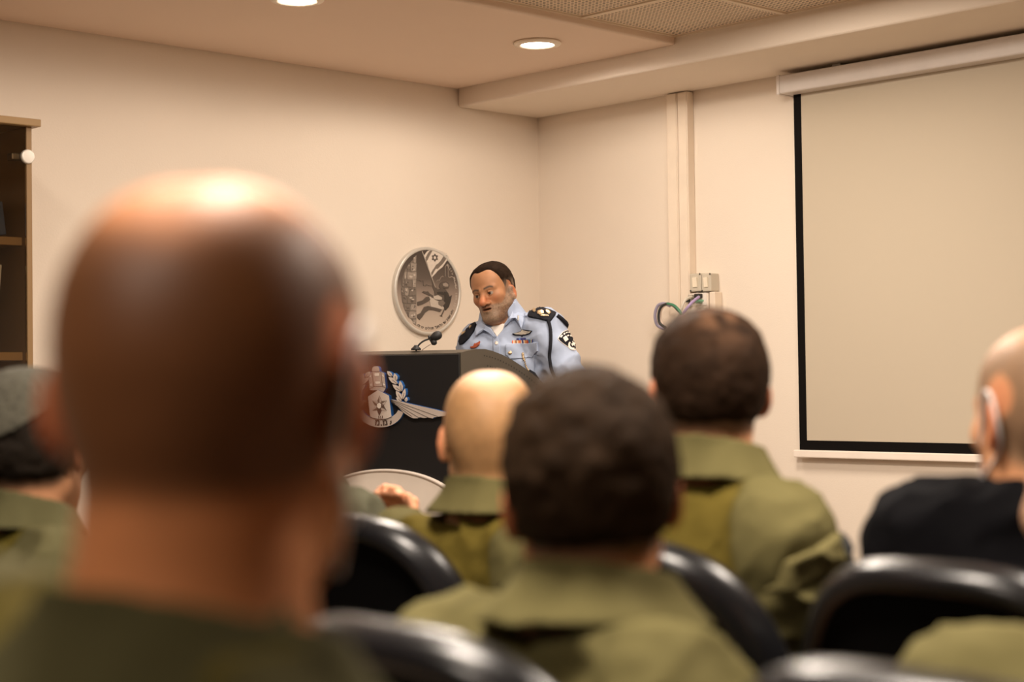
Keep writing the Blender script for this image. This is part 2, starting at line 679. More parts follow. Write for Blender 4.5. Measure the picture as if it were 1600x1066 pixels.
# switch boxes
PLATE = mat('switch_plate', (.56, .50, .40), rough=.4)
ROCK = mat('switch_rocker', (.86, .76, .60), rough=.35)
SCREW = mat('screw_dark', (.05, .04, .03), rough=.5)
for i, (a, b, lab) in enumerate(((1077.5, 1095.3, 'grey light switch, left of the two beside the cable trunking'),
                                 (1095.7, 1111, 'grey light switch with a blank side, right of the two by the trunking'))):
    dd = .055
    p0, p1 = rwy(a, 428 - .3 * i, dd), rwy(b, 455, dd)
    root = empty('light_switch', (XW, (p0.y + p1.y) / 2, p1.z), 0, lab, 'light switch', 'light switches beside the trunking')
    bm = bmesh.new()
    add_box(bm, (XW - dd, p1.y, p1.z), (XW - .001, p0.y, p0.z))
    fin('box', bm, PLATE, root, bevel=.004)
    cy, cz = (p0.y + p1.y) / 2, (p0.z + p1.z) / 2
    hw, hh = (p0.y - p1.y) * .2, (p0.z - p1.z) * .27
    bm = bmesh.new()
    add_box(bm, (XW - dd - .004, cy - hw, cz - hh), (XW - dd, cy + hw, cz + hh))
    for v in bm.verts:
        if v.co.x < XW - dd - .003 and v.co.z > cz: v.co.x -= .004
    fin('rocker', bm, ROCK, root, bevel=.001)
    for sy, sz in ((.42, -.45), (-.42, .45)):
        bm = bmesh.new()
        c = Vector((XW - dd, cy + sy * (p0.y - p1.y), cz + sz * (p0.z - p1.z)))
        add_lathe(bm, [(0, .002), (.004, .002), (.004, 0)], c, (-1, 0, 0), 10)
        fin('screw', bm, SCREW, root)
# socket plate with plugs and the riser box under it
dd = .045
p0, p1 = rwy(1073.5, 457.5, dd), rwy(1107, 500, dd)
root = empty('socket_panel', (XW, (p0.y + p1.y) / 2, p1.z), 0, 'white socket panel full of plugs below the two grey switches', 'socket panel')
bm = bmesh.new()
add_box(bm, (XW - dd, p1.y, p1.z - .30), (XW - .001, min(p0.y, yc - .002), p0.z - .004))
fin('box', bm, mat('socket_box', (.83, .72, .60), rough=.4), root, bevel=.003)
bm = bmesh.new()
q0, q1 = rwy(1078, 459, dd), rwy(1105, 477, dd)
add_box(bm, (XW - dd - .004, q1.y, q1.z), (XW - dd, q0.y, q0.z))
fin('faceplate', bm, mat('face_plate', (.85, .76, .68), rough=.35), root, bevel=.001)
for nm, (ax, ay, bx, by), c in (('plug', (1081, 461, 1087, 466.5), (.45, .40, .33)), ('plug', (1090.5, 459.5, 1099, 465.5), (.02, .018, .016)),
                                ('plug', (1076, 468, 1083, 472.5), (.02, .018, .016)), ('plug', (1084.5, 468.5, 1089, 473), (.30, .28, .24)),
                                ('plug', (1093, 468, 1099, 474), (.18, .30, .20))):
    u, v = rwy(ax, ay, dd), rwy(bx, by, dd)
    bm = bmesh.new()
    add_box(bm, (XW - dd - .028, v.y, v.z), (XW - dd - .003, u.y, u.z))
    fin(nm, bm, mat('plug_%d' % int(c[0] * 100 + c[1] * 10), c, rough=.4), root, bevel=.003)
bm = bmesh.new()
for cx in (1087, 1098.5):
    add_lathe(bm, [(.022, .001), (.024, .003), (.026, .001)], rwy(cx, 484, dd), (-1, 0, 0), 24)
fin('power_outlet', bm, mat('outlet_ring', (.70, .60, .50), rough=.4), root)
p0, p1 = rwy(1108, 456, .05), rwy(1119, 600, .05)
bm = bmesh.new()
add_box(bm, (XW - .05, p1.y, .08), (XW - .001, p0.y, p0.z))
root = fin('trunking_riser', bm, TRK, None, bevel=.004)
tag(root, 'wide white cable riser going down from the right-hand switch', 'cable trunking')
# cables: from the sockets, hanging out to the left in a loop
for nm, pts, r, c, lab in (
        ('patch_cord', [(1081, 464, .08), (1070, 470, .13), (1063, 488, .14), (1056, 505, .12), (1050, 525, .07)], .006, (.62, .56, .46), 'cream cable hanging down from the socket panel'),
        ('patch_cord', [(1092, 464, .09), (1080, 474, .15), (1070, 487, .16), (1063, 500, .14), (1058, 525, .08)], .0065, (.40, .30, .52), 'purple cable hanging down from the socket panel'),
        ('patch_cord', [(1041, 515, .07), (1027, 508, .08), (1023.5, 492, .09), (1028, 478, .09), (1037, 474.5, .09), (1047, 478, .09)], .007, (.33, .30, .40), 'grey purple cable looped out left of the trunking, outermost of the loop'),
        ('patch_cord', [(1041, 513, .11), (1031, 505, .115), (1029, 492, .12), (1033, 480, .12), (1042, 475, .12), (1052, 478, .12), (1061, 487, .12)], .006, (.03, .03, .028), 'black cable looped out left of the trunking'),
        ('patch_cord', [(1043, 474.5, .155), (1053, 477.5, .165), (1060, 484, .17), (1065, 492, .165)], .006, (.05, .20, .11), 'green cable arching over the trunking'),
        ('patch_cord', [(1041, 513, .08), (1033, 502, .08), (1032, 490, .085), (1036, 480, .085), (1043, 476, .085)], .004, (.75, .60, .50), 'thin pink cable innermost of the loop left of the trunking'),
        ('patch_cord', [(1099, 470, .07), (1091, 470, .09), (1083, 472, .10), (1075, 482, .10), (1058, 500, .08)], .0045, (.18, .42, .27), 'thin green cable crossing the socket panel')):
    bm = bmesh.new()
    add_tube(bm, smooth_pts([rwy(*p) for p in pts], 8), r, 8)
    tag(fin(nm, bm, mat('cable_%03d' % int(c[0] * 900 + c[1] * 90), c, rough=.45, var=.03), None), lab, 'cable', 'cables at the socket panel')

# ------------------------------------------------------------------ bookcase on the left wall
CD = .38
CY = YW - CD
CP = Vector((0, CY, 0))
WOOD = mat('beech_wood', (.27, .16, .066), rough=.45, var=.16, scale=6, stretch=(1, 1, .08), bump=.05, bscale=60)
WOODH = mat('beech_board', (.31, .19, .08), rough=.45, var=.14, scale=6, stretch=(.08, 1, 1))
xr = hit(51, 400, CP, LN).x
xri = hit(42.5, 400, CP, LN).x
zt0, zt1 = hit(52, 187.5, CP, LN).z, hit(52, 199, CP, LN).z
CW = .86
xl = xr - CW
root = empty('bookcase', (xr - CW / 2, CY + CD / 2, 0), 0, 'beech wood bookcase with dark glass doors against the left wall', 'bookcase')
tw = xr - xri
for nm, x0, x1 in (('side_panel', xl, xl + tw), ('side_panel', xri, xr)):
    bm = bmesh.new(); add_box(bm, (x0, CY, .06), (x1, YW - .002, zt1)); fin(nm, bm, WOOD, root, bevel=.002)
bm = bmesh.new(); add_box(bm, (xl - .02, CY - .025, zt1), (xr + .022, YW - .002, zt0)); fin('top_board', bm, WOODH, root, bevel=.003)
bm = bmesh.new(); add_box(bm, (xl + tw, YW - .02, .06), (xri, YW - .002, zt1)); fin('back_panel', bm, WOOD, root)
bm = bmesh.new(); add_box(bm, (xl + .02, CY + .03, 0), (xr - .02, YW - .002, .06)); fin('plinth', bm, WOOD, root)
PSH = Vector((0, CY + .035, 0))
ZSH = []
for py in (370.5, 550.5):
    z1 = hit(25, py, PSH, LN).z
    ZSH.append(z1)
for z1 in ZSH + [ZSH[1] - (ZSH[0] - ZSH[1]), .09]:
    bm = bmesh.new(); add_box(bm, (xl + tw, CY + .035, z1 - .028), (xri, YW - .02, z1)); fin('shelf', bm, WOODH, root, bevel=.002)
GL = bpy.data.materials.new('smoked_glass')
GL.use_nodes = True
gn, gl = GL.node_tree.nodes, GL.node_tree.links
for n in list(gn):
    if n.type != 'OUTPUT_MATERIAL': gn.remove(n)
tr, gs, mx, fr_ = gn.new('ShaderNodeBsdfTransparent'), gn.new('ShaderNodeBsdfGlossy'), gn.new('ShaderNodeMixShader'), gn.new('ShaderNodeFresnel')
tr.inputs['Color'].default_value = (.84, .78, .68, 1)
gs.inputs['Roughness'].default_value = .03
fr_.inputs['IOR'].default_value = 1.5
gl.new(fr_.outputs[0], mx.inputs[0]); gl.new(tr.outputs[0], mx.inputs[1]); gl.new(gs.outputs[0], mx.inputs[2])
gl.new(mx.outputs[0], gn['Material Output'].inputs['Surface'])
METAL = mat('brushed_metal', (.80, .74, .66), rough=.4, metal=.3)
zk = hit(43, 245, CP, LN)
for i, (x0, x1) in enumerate(((xri - .41, xri - .002), (xl + tw + .002, xri - .414))):
    bm = bmesh.new(); add_box(bm, (x0, CY + .004, .1), (x1, CY + .009, zt1 - .003))
    dr = fin('glass_door', bm, GL, root)
    xk = zk.x if i == 0 else x0 + (xri - zk.x)
    for z in (zk.z, .35):
        bm = bmesh.new()
        add_lathe(bm, [(0, -.012), (.0195, -.012), (.0215, -.0118), (.0238, -.0095), (.024, -.008), (.024, .0), (0, .0)], (xk, CY + .004, z), (0, 1, 0), 28)
        fin('hinge_cap', bm, METAL, dr, True)
        bm = bmesh.new()
        add_box(bm, (xk - .05, CY + .012, z - .012), (xk - .012, CY + .05, z + .012))
        fin('hinge', bm, mat('hinge_steel', (.25, .22, .19), rough=.35, metal=.8), dr, bevel=.004)
# things on its shelves
zs = ZSH[0]
pb = hit(10, 330, Vector((0, CY + .1, 0)), LN)
bm = bmesh.new()
add_box(bm, (-.055, 0, 0), (0, .24, pb.z - zs + .02), Matrix.Translation((pb.x - .005, CY + .09, zs + .012)) @ Matrix.Rotation(math.radians(-7), 4, 'Y'))
tag(fin('ring_binder', bm, mat('blue_binder', (.04, .07, .16), rough=.5), None, bevel=.003), 'dark blue binder leaning on the upper shelf of the bookcase', 'binder')
zs = ZSH[1]
pb = hit(5, 415, Vector((0, CY + .1, 0)), LN)
bm = bmesh.new()
add_box(bm, (-.02, 0, 0), (0, .22, pb.z - zs + .0), Matrix.Translation((pb.x - .035, CY + .09, zs + .003)) @ Matrix.Rotation(math.radians(5), 4, 'Y'))
tag(fin('folder', bm, mat('white_folder', (.55, .55, .52), rough=.5), None, bevel=.002), 'pale upright folder on the middle shelf of the bookcase', 'folder')
for i in range(3):
    bm = bmesh.new()
    add_box(bm, (-.045, 0, 0), (0, .23, .27), Matrix.Translation((pb.x - .075 - i * .05, CY + .09, zs + .0008)))
    tag(fin('book', bm, mat('book_%d' % i, ((.1, .12, .2), (.3, .1, .08), (.2, .2, .16))[i], rough=.6), None, bevel=.003),
        ('navy', 'dark red', 'olive')[i] + ' book standing on the middle shelf of the bookcase', 'book', 'books in the bookcase')

# ------------------------------------------------------------------ people
SKIN = mat('skin', (.5, .3, .2), rough=.52, attr=True, var=.07, scale=60, sss=.05, spec=.27, bump=.12, bscale=300)
HAIR = mat('hair', (.03, .02, .015), rough=.6, attr=True, var=.45, scale=220, spec=.03, bump=.9, bscale=420, stretch=(1, 1, .35))
FABRIC = mat('fatigue_fabric', (.2, .2, .1), rough=.9, attr=True, var=.10, scale=30, spec=.05, bump=.15, bscale=500)
SHOE = mat('boot_leather', (.02, .018, .015), rough=.45)
MASKM = mat('mask_cloth', (.74, .69, .66), rough=.8)


def head_d(x, y, z, q, ears=True, face=True):
    """Head shape in head space: x to the side, y forward, z up, origin between the ears."""
    sx = np.sqrt(x * x + 1e-7)
    w = q.get('w', 1.)
    d = ell(x, y + .012, z - .030, (.0765 * w, .098, .087))
    d = smin(d, ell(x, y + .044, z - .0, (.066 * w, .058, .062)), .035)
    d = smin(d, ell(sx - .020 * w, y + .028, z - .050, (.050, .058, .058)), .03)
    d = smin(d, ell(x, y - .025, z - .048, (.061 * w, .058, .055)), .03)
    d = smin(d, ell(x, y - .036, z + .030, (.058 * w, .058, .085)), .035)
    jw = q.get('jaw', 1.)
    d = smin(d, capd(sx, y, z, (.050 * jw, .004, -.058), (.019 * jw, .074, -.102), .020, .018), .035)
    d = smin(d, ell(x, y - .078, z + .104, (.026, .020, .018)), .02)
    d = smin(d, ell(sx - .045, y - .058, z + .022, (.022, .022, .019)), .025)
    if q.get('jowl'):
        d = smin(d, ell(x, y - .045, z + .112, (.045, .045, .022)), .03)
    if face:
        d = smin(d, capd(sx, y, z, (.010, .090, .0165), (.046, .072, .019), .0095, .010), .012)
        d = smin(d, ell(x, y - .078, z + .064, (.030, .024, .026)), .02)
        d = smax(d, -ell(sx - .031, y - .099, z + .002, (.017, .0155, .0125)), .010)
        d = smin(d, ell(sx - .031, y - .0800, z + .002, (.0125, .0125, .0125)), .001)
        for a, b in (((.0165, .0865, -.001), (.0275, .0920, .0055)), ((.0275, .0920, .0055), (.037, .0885, .005)),
                     ((.037, .0885, .005), (.047, .078, -.001)), ((.0165, .0865, -.004), (.029, .0900, -.0115)), ((.029, .0900, -.0115), (.047, .078, -.005))):
            d = smin(d, capd(sx, y, z, a, b, .0026, .0026), .002)
        nl = q.get('nose', 1.)
        d = smin(d, capd(x, y, z, (0, .089, .008), (0, .093 + .022 * nl, -.030 - q.get('nosez', 0)), .0085, .0125 * nl), .013)
        d = smin(d, ell(sx - .0125 * nl, y - .101, z + .036 + q.get('nosez', 0), (.0095 * nl, .012, .0088)), .006)
        d = smax(d, -ell(sx - .0070 * nl, y - .108, z + .0445 + q.get('nosez', 0), (.0046, .007, .0045)), .003)
        op = q.get('mouth', 0.)
        d = smin(d, capd(sx, y, z, (0, .1005, -.0575), (.0245, .087, -.064), .0052, .0035), .004)
        d = smin(d, capd(sx, y, z, (0, .0985, -.0705 - op), (.0215, .088, -.066 - op * .4), .0062, .004), .004)
        d = smax(d, -ell(x, y - .101, z + .0645 + op * .5, (.0215, .014, .0022 + op * .5)), .002)
    if ears:
        eo = q.get('ear', .30)
        ex, ey, ez = sx - .0775 * w, y + .010, z + q.get('earz', .008)
        exx = ex + eo * (ey - .012)
        e = ell(exx, ey + .002 * 0, ez, (.0085, .0185, .0335))
        e = smax(e, -ell(exx - .0085, ey - .002, ez - .004, (.007, .0105, .0175)), .004)
        d = smin(d, e, .006)
    return d


HL_Y = [-.13, -.09, -.045, -.022, -.012, .004, .020, .036, .048, .062, .095, .13]


def hairline(y, style):
    z = {'short': [-.062, -.062, -.058, -.050, -.020, .033, -.015, -.012, .030, .058, .082, .080],
         'full': [-.066, -.066, -.062, -.054, -.022, .033, -.018, -.015, .030, .052, .076, .074],
         'officer': [-.055, -.055, -.052, -.045, -.015, .026, -.010, .026, .066, .080, .086, .088]}[style]
    return np.interp(y, HL_Y, z)


def rotm(yaw, pitch, roll):
    return np.array(Matrix.Rotation(yaw, 3, 'Z') @ Matrix.Rotation(pitch, 3, 'X') @ Matrix.Rotation(roll, 3, 'Y'))


def add_hand(Fd, w, dirn, nrm, side, curl=(20, 25, 20), k=.006, sc=1.):
    d = Vector(dirn).normalized()
    n = Vector(nrm)
    n = (n - d * n.dot(d)).normalized()
    lat = d.cross(n) * side           # towards the thumb
    w = Vector(w)
    tips = []
    for i, (off, ln) in enumerate(((.030, .072), (.010, .080), (-.010, .074), (-.029, .058))):
        kn = w + d * (.088 - .004 * abs(i - 1)) * sc + lat * off * sc
        Fd.cap(w + lat * off * .55 * sc + d * .01, kn, .0155 * sc, .0115 * sc, .012)
        p, dd = kn, d.copy()
        ax = lat * side
        for j, (fr, cu) in enumerate(zip((.45, .32, .23), curl)):
            a = math.radians(cu)
            dd = (dd * math.cos(a) - n * math.sin(a)).normalized()
            n2 = None
            q = p + dd * ln * fr * sc
            Fd.cap(p, q, (.0095 - .0010 * j) * sc, (.0088 - .0010 * j) * sc, k)
            p = q
        tips.append(p)
    b = w + d * .022 * sc + lat * .028 * sc
    m = b + (d * .75 + lat * .5 - n * .25).normalized() * .042 * sc
    t = m + (d * .95 + lat * .05 - n * .3).normalized() * .034 * sc
    Fd.cap(w + d * .01, b, .017 * sc, .014 * sc, .012)
    Fd.cap(b, m, .0125 * sc, .0105 * sc, .01)
    Fd.cap(m, t, .0105 * sc, .0082 * sc, .006)


PEOPLE = []


class Person:
    def __init__(self, label, head, hyaw, byaw, pose, q=None, hp=0., hr=0., lean=.06, group=None, sc=1.):
        """head: world place of the point between the ears; hyaw/byaw: headings in degrees."""
        self.q = q or {}
        self.sc = sc
        by = math.radians(byaw)
        self.fw = Vector((math.cos(by), math.sin(by), 0))
        self.rt = Vector((math.sin(by), -math.cos(by), 0))
        o = Vector(head) - self.fw * lean
        PEOPLE.append((label, o))
        self.root = empty('person', (o.x, o.y, 0), by - PI / 2, label, 'person', group)
        self.org = Vector((o.x, o.y, 0))
        self.hc = np.array((0, lean, head[2]))
        self.R = rotm(math.radians(hyaw - byaw), math.radians(hp), math.radians(hr))
        self.lean = lean
        self.pose = pose

    def loc(self, w):
        d = Vector(w) - self.org
        return Vector((d.dot(self.rt), d.dot(self.fw), d.z))

    def wor(self, l):
        return self.org + self.rt * l[0] + self.fw * l[1] + Vector((0, 0, l[2]))

    def tohead(self, x, y, z):
        x, y, z = x - self.hc[0], y - self.hc[1], z - self.hc[2]
        R = self.R / self.sc
        return (R[0, 0] * x + R[1, 0] * y + R[2, 0] * z, R[0, 1] * x + R[1, 1] * y + R[2, 1] * z,
                R[0, 2] * x + R[1, 2] * y + R[2, 2] * z)

    def fromhead(self, p):
        return self.hc + self.R @ (np.array(p, float) * self.sc)

    def head_field(self, Fd, k=.02, **kw):
        Fd.add(lambda x, y, z: head_d(*self.tohead(x, y, z), self.q, **kw) * self.sc, self.hc - .17, self.hc + .17, k)

    # -- shared joints
    def joints(self):
        p = self.pose
        hz = self.hc[2]
        J = {}
        J['c7'] = Vector(self.fromhead((0, -.045, p.get('c7', -.155))))
        J['c7'].x *= .5
        zs = p.get('sh', hz - .215)
        ly = p.get('sy', self.lean - .055)
        J['shl'] = Vector(p.get('shl', (-.165, ly, zs)))
        J['shr'] = Vector(p.get('shr', (.165, ly, zs)))
        J['mid'] = (J['shl'] + J['shr']) / 2
        sit = p.get('sit', True)
        J['hip'] = Vector((0, 0, .53 if sit else .95))
        for s, c in ((-1, 'l'), (1, 'r')):
            J['el' + c] = Vector(p.get('el' + c, (s * .182, ly + .09, zs - .27)))
            J['wr' + c] = Vector(p.get('wr' + c, (s * .09, ly + .28, .635 if sit else 1.1)))
            if sit:
                J['kn' + c] = Vector((s * .10, p.get('kn', .33), .53))
                J['an' + c] = Vector((s * .06, p.get('kn', .33), .09))
                J['to' + c] = Vector((s * .065, p.get('kn', .33) + .06, .035))
                J['hj' + c] = Vector((s * .09, .03, .53))
            else:
                J['kn' + c] = Vector((s * .10, .02, .50))
                J['an' + c] = Vector((s * .11, .0, .09))
                J['to' + c] = Vector((s * .13, .15, .035))
                J['hj' + c] = Vector((s * .09, .0, .92))
        return J

    def torso(self, Fd, g, arms=True, fore=True, k=.05):
        """Trunk and arms; g = how much thicker than the body."""
        J = self.joints()
        p = self.pose
        m, h = J['mid'], J['hip']
        b = p.get('build', 1.)
        ch = m + (h - m) * .30 + Vector((0, .015, 0))
        be = m + (h - m) * .66 + Vector((0, .025, 0))
        L = (m - h).length
        Fd.ell(ch, (.165 * b + g, .112 * b + g, L * .36 + g), k)
        Fd.ell(be, (.150 * b + g, .118 * b + g + p.get('belly', 0), L * .38 + g), k)
        Fd.ell(h + Vector((0, 0, .04)), (.165 * b + g, .120 + g, .12), k)
        n0 = J['c7'] + Vector((0, 0, -.012))
        Fd.cap(J['c7'] + Vector((0, .012, -.025)), ch + Vector((0, -.01, .05)), .057 + g, .085 + g, .05)
        for c in 'lr':
            s = J['sh' + c]
            a = n0 * .82 + s * .18
            Fd.cap(a, s + (m - s) * .12 + Vector((0, -.005, .008)), .046 + g, .050 * b + g, .05)
            Fd.cap(s, s + (J['el' + c] - s) * .25, .061 * b + g, .056 * b + g, .05)
            if arms:
                Fd.cap(s, J['el' + c], .058 * b + g, .045 * b + g, .03)
            if fore:
                Fd.cap(J['el' + c], J['wr' + c], .044 * b + g, .029 + g, .025)

    def skin_field(self, hands=True):
        J = self.joints()
        Fd = Field()
        self.torso(Fd, 0)
        nk = self.q.get('neck', 1.)
        Fd.cap(self.fromhead((0, -.022, -.045)), J['c7'] + Vector((0, .012, -.02)), .056 * nk * self.sc, .062 * nk * self.sc, .035)
        Fd.cap(self.fromhead((0, -.055, -.03)), J['c7'] + Vector((0, .014, .0)), .036 * nk * self.sc, .042 * nk * self.sc, .04)
        for c in 'lr':
            Fd.cap(J['hj' + c], J['kn' + c], .078, .052, .04)
            Fd.cap(J['kn' + c], J['an' + c], .052, .038, .03)
            Fd.cap(J['an' + c] + Vector((0, -.03, -.03)), J['to' + c], .036, .03, .02)
        self.head_field(Fd, .022)
        if hands:
            for s, c in ((-1, 'l'), (1, 'r')):
                hd = self.pose.get('hand' + c)
                w = J['wr' + c]
                dr = Vector(hd[0]) if hd else (w - J['el' + c]).normalized() * .6 + Vector((0, .5, -.15))
                nr = Vector(hd[1]) if hd else Vector((-s * .1, .2, 1))
                add_hand(Fd, w + dr.normalized() * .012, dr, nr, -s if False else -s, hd[2] if hd else (18, 22, 18))
        return Fd, J

    def axes(self, fh, coarse, J, hand_f=.005, hands=True):
        lo = np.array([-.34, -.22, -.02]); hi = np.array([.34, .70, self.hc[2] + .16])
        h = self.hc
        r = .125 * self.sc
        fx, fy, fz = [(h[0] - r, h[0] + r, fh)], [(h[1] - r - .01, h[1] + r + .02, fh)], [(h[2] - .17, h[2] + r + .02, fh)]
        if hands:
            for c in 'lr':
                w = J['wr' + c]
                fx.append((w.x - .11, w.x + .11, hand_f)); fy.append((w.y - .08, w.y + .19, hand_f)); fz.append((w.z - .10, w.z + .10, hand_f))
        for c in 'lr':
            for kx in ('el', 'wr', 'sh'):
                v = J[kx + c]
                lo = np.minimum(lo, np.array(v) - .14); hi = np.maximum(hi, np.array(v) + .14)
        lo = np.minimum(lo, h - .16); hi = np.maximum(hi, h + .16)
        if not self.pose.get('sit', True): hi[1] = max(.35, hi[1] - .0)
        return (axis(lo[0], hi[0], coarse, fx), axis(lo[1], hi[1], coarse, fy), axis(lo[2], hi[2], coarse, fz))

    def body(self, skin, stub=None, fh=.005, coarse=.013, style='short', shave=0., hands=True, face_paint=None, hand_f=.005):
        Fd, J = self.skin_field(hands)
        ax = self.axes(fh, coarse, J, hand_f, hands)
        skin = np.array(skin)

        def col(V):
            hx, hy, hz = self.tohead(V[:, 0], V[:, 1], V[:, 2])
            C = np.tile(skin, (len(V), 1))
            nz = vnoise(hx, hy, hz, 45, 3)
            C = C * (1 + .10 * nz)[:, None]
            ear = sstep(.076, .086, np.abs(hx)) * (np.abs(hz) < .05)
            C = mix(C, C * np.array((1.12, .82, .78)), ear)
            if stub is not None:
                m = sstep(-.012, .012, hz - hairline(hy, style)) * (np.abs(hx) < .0765 * self.q.get('w', 1.) + .002)
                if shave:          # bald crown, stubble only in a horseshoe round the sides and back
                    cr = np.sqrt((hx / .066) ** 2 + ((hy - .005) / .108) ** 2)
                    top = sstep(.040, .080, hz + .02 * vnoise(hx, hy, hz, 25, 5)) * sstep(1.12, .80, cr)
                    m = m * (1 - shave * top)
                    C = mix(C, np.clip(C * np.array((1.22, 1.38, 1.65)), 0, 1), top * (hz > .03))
                C = mix(C, np.array(stub)[None, :] * np.ones_like(C) * (1 + .15 * vnoise(hx, hy, hz, 130, 8))[:, None], m * .85)
            lip = np.exp(-((hz + .063) / .0075) ** 2 - (hx / .024) ** 4) * (hy > .08)
            C = mix(C, C * np.array((.85, .60, .58)), lip)
            # brows and eyes
            ahx = np.abs(hx)
            bl = .0215 + .0035 * sstep(.012, .034, ahx) - .005 * sstep(.036, .052, ahx)
            brow = np.exp(-((hz - bl) / .0050) ** 2) * sstep(.009, .014, ahx) * sstep(.054, .046, ahx) * (hy > .055)
            C = mix(C, np.ones_like(C) * np.array((.030, .018, .012)), brow * .92)
            ed = np.sqrt((ahx - .031) ** 2 + (hy - .0800) ** 2 + (hz + .002) ** 2)
            eye = (ed < .0133) & (hy > .084) & (np.abs(hz + .0025) < .0065)
            lash = np.exp(-((hz - .0030) / .0022) ** 2 - ((ahx - .032) / .013) ** 4) * (hy > .076)
            C = mix(C, C * .28, lash * .8)
            C[eye] = (.30, .24, .19)
            gx = self.q.get('gaze', 0.)
            iris = eye & ((hx - np.sign(hx) * .031 - gx) ** 2 + (hz + .0018) ** 2 < .0068 ** 2)
            C[iris] = (.035, .018, .010)
            if face_paint is not None:
                C = face_paint(C, hx, hy, hz)
            return C
        return sdf_obj('body', Fd, ax, SKIN, self.root, col, it=1)

    def hair(self, color, style='short', t=.008, clump=.003, fh=.004, thin=None, name='hair', extra=None, m=None, tip=None):
        Fd = Field()
        q = self.q

        def fn(x, y, z):
            a, b, c = self.tohead(x, y, z)
            d = head_d(a, b, c, q, ears=False, face=False)
            e = c - hairline(b, style) + .004 * vnoise(a, b, c, 90, 4) - q.get('recess', 0) * np.exp(-((np.abs(a) - .040) / .016) ** 2) * (b > .03)
            tt = -.003 + (t + .003) * sstep(-.004, .030, e) + clump * (vnoise(a, b, c, 60, 1) + .6 * vnoise(a, b, c, 140, 2)) * sstep(0, .03, e)
            if extra is not None:
                tt = tt + extra(a, b, c)
            earhole = ell(np.abs(a) - .082, b + .004, c + .004, (.022, .021, .034))
            return np.maximum(np.maximum(d - tt, -(e + .002)), -earhole) * self.sc
        Fd.add(fn, self.hc - .16, self.hc + .16)
        h = self.hc
        ax = [np.arange(h[i] - .155, h[i] + .155, fh) for i in range(3)]
        color = np.array(color)

        def col(V):
            a, b, c = self.tohead(V[:, 0], V[:, 1], V[:, 2])
            C = np.tile(color, (len(V), 1)) * (1 + .3 * vnoise(a, b, c, 80, 6))[:, None]
            if tip is not None:
                C = tip(C, a, b, c)
            return C
        return sdf_obj(name, Fd, ax, m or HAIR, self.root, col, it=1)

    def jacket_field(self, g=.014, fold=.009, seed=0, cut=.070, fore=True):
        Fd = Field()
        J = self.joints()
        self.torso(Fd, g, fore=fore)

        def post(d, x, y, z):
            n = vnoise(x, y, z * .55 + x * .3, 17, seed) * .7 + vnoise(x + .3 * z, y, z, 34, seed + 1) * .45 + .25 * vnoise(x, y + .5 * z, z, 70, seed + 3)
            rg = (1 - np.abs(vnoise(x + .5 * z, y, z * .8 - .35 * x, 10.5, seed + 7))) ** 4 + .6 * (1 - np.abs(vnoise(x - .6 * z, y, z + .3 * x, 15, seed + 9))) ** 5
            d = d + (fold * n - fold * 1.5 * (rg - .3)) * (np.abs(d) < .05)
            d = smax(d, (J['hip'].z - .02 - .03) - z, .02) if True else d
            a = J['c7'] + Vector((0, -.004, .050))
            b = Vector(self.fromhead((0, -.02, -.02)))
            return smax(d, -capd(x, y, z, tuple(a), tuple(b), cut * .94 * self.sc, cut * 1.1 * self.sc), .006)
        Fd.post = post
        return Fd, J

    def cloth_axes(self, J, res, zlo=None):
        pts = [np.array(J[a + c]) for a in ('sh', 'el', 'wr') for c in 'lr'] + [np.array(J['hip'])]
        lo, hi = np.min(pts, 0) - .20, np.max(pts, 0) + .20
        lo[2] = J['hip'].z - .10 if zlo is None else zlo
        hi[2] = max(hi[2], J['c7'].z + .12)
        return [np.arange(lo[i], hi[i], res) for i in range(3)]

    def jacket(self, base, panel=None, seed=0, res=.008, fold=.009, name='jacket', g=.014, cut=.070, fore=True):
        Fd, J = self.jacket_field(g, fold, seed, cut, fore)
        base = np.array(base)
        zs = J['mid'].z

        def col(V):
            x, y, z = V.T
            C = np.tile(base, (len(V), 1)) * (1 + .08 * vnoise(x, y, z, 14, 9))[:, None]
            if panel is not None:
                my = J['mid'].y
                edge = np.clip(.125 + .25 * (zs + .05 - z), 0, .20)
                m = (y < my + .02) * sstep(edge + .006, edge - .006, np.abs(x)) * (z < zs + self.pose.get('pz', .2)) 
                seam = np.exp(-((np.abs(x) - edge) / .004) ** 2) * (y < my + .02)
                C = mix(C, np.tile(np.array(panel), (len(V), 1)), m)
                C = C * (1 - .3 * seam)[:, None]
            return C
        o = sdf_obj(name, Fd, self.cloth_axes(J, res), FABRIC, self.root, col, it=1)
        self.jf, self.J, self.jo = Fd, J, o
        return o

    def collar(self, color, parent, h=.052, flare=.026, r=.067, tilt=12, name='collar', res=.005, dz=.026, dy=0., gap=24):
        J = self.J
        c0 = J['c7'] + Vector((0, .008 + dy, dz))
        axis_up = Vector(self.fromhead((0, -.02, -.03))) - c0
        axis_up.normalize()
        q = axis_up.to_track_quat('Z', 'Y').to_matrix()
        Q = np.array(q.transposed())
        # keep the local forward direction
        fwd = np.array((0, 1, 0)) - np.array(axis_up) * axis_up.y
        fwd /= np.linalg.norm(fwd)
        rgt = np.cross(fwd, np.array(axis_up))
        r = r * self.sc
        Fd = Field()

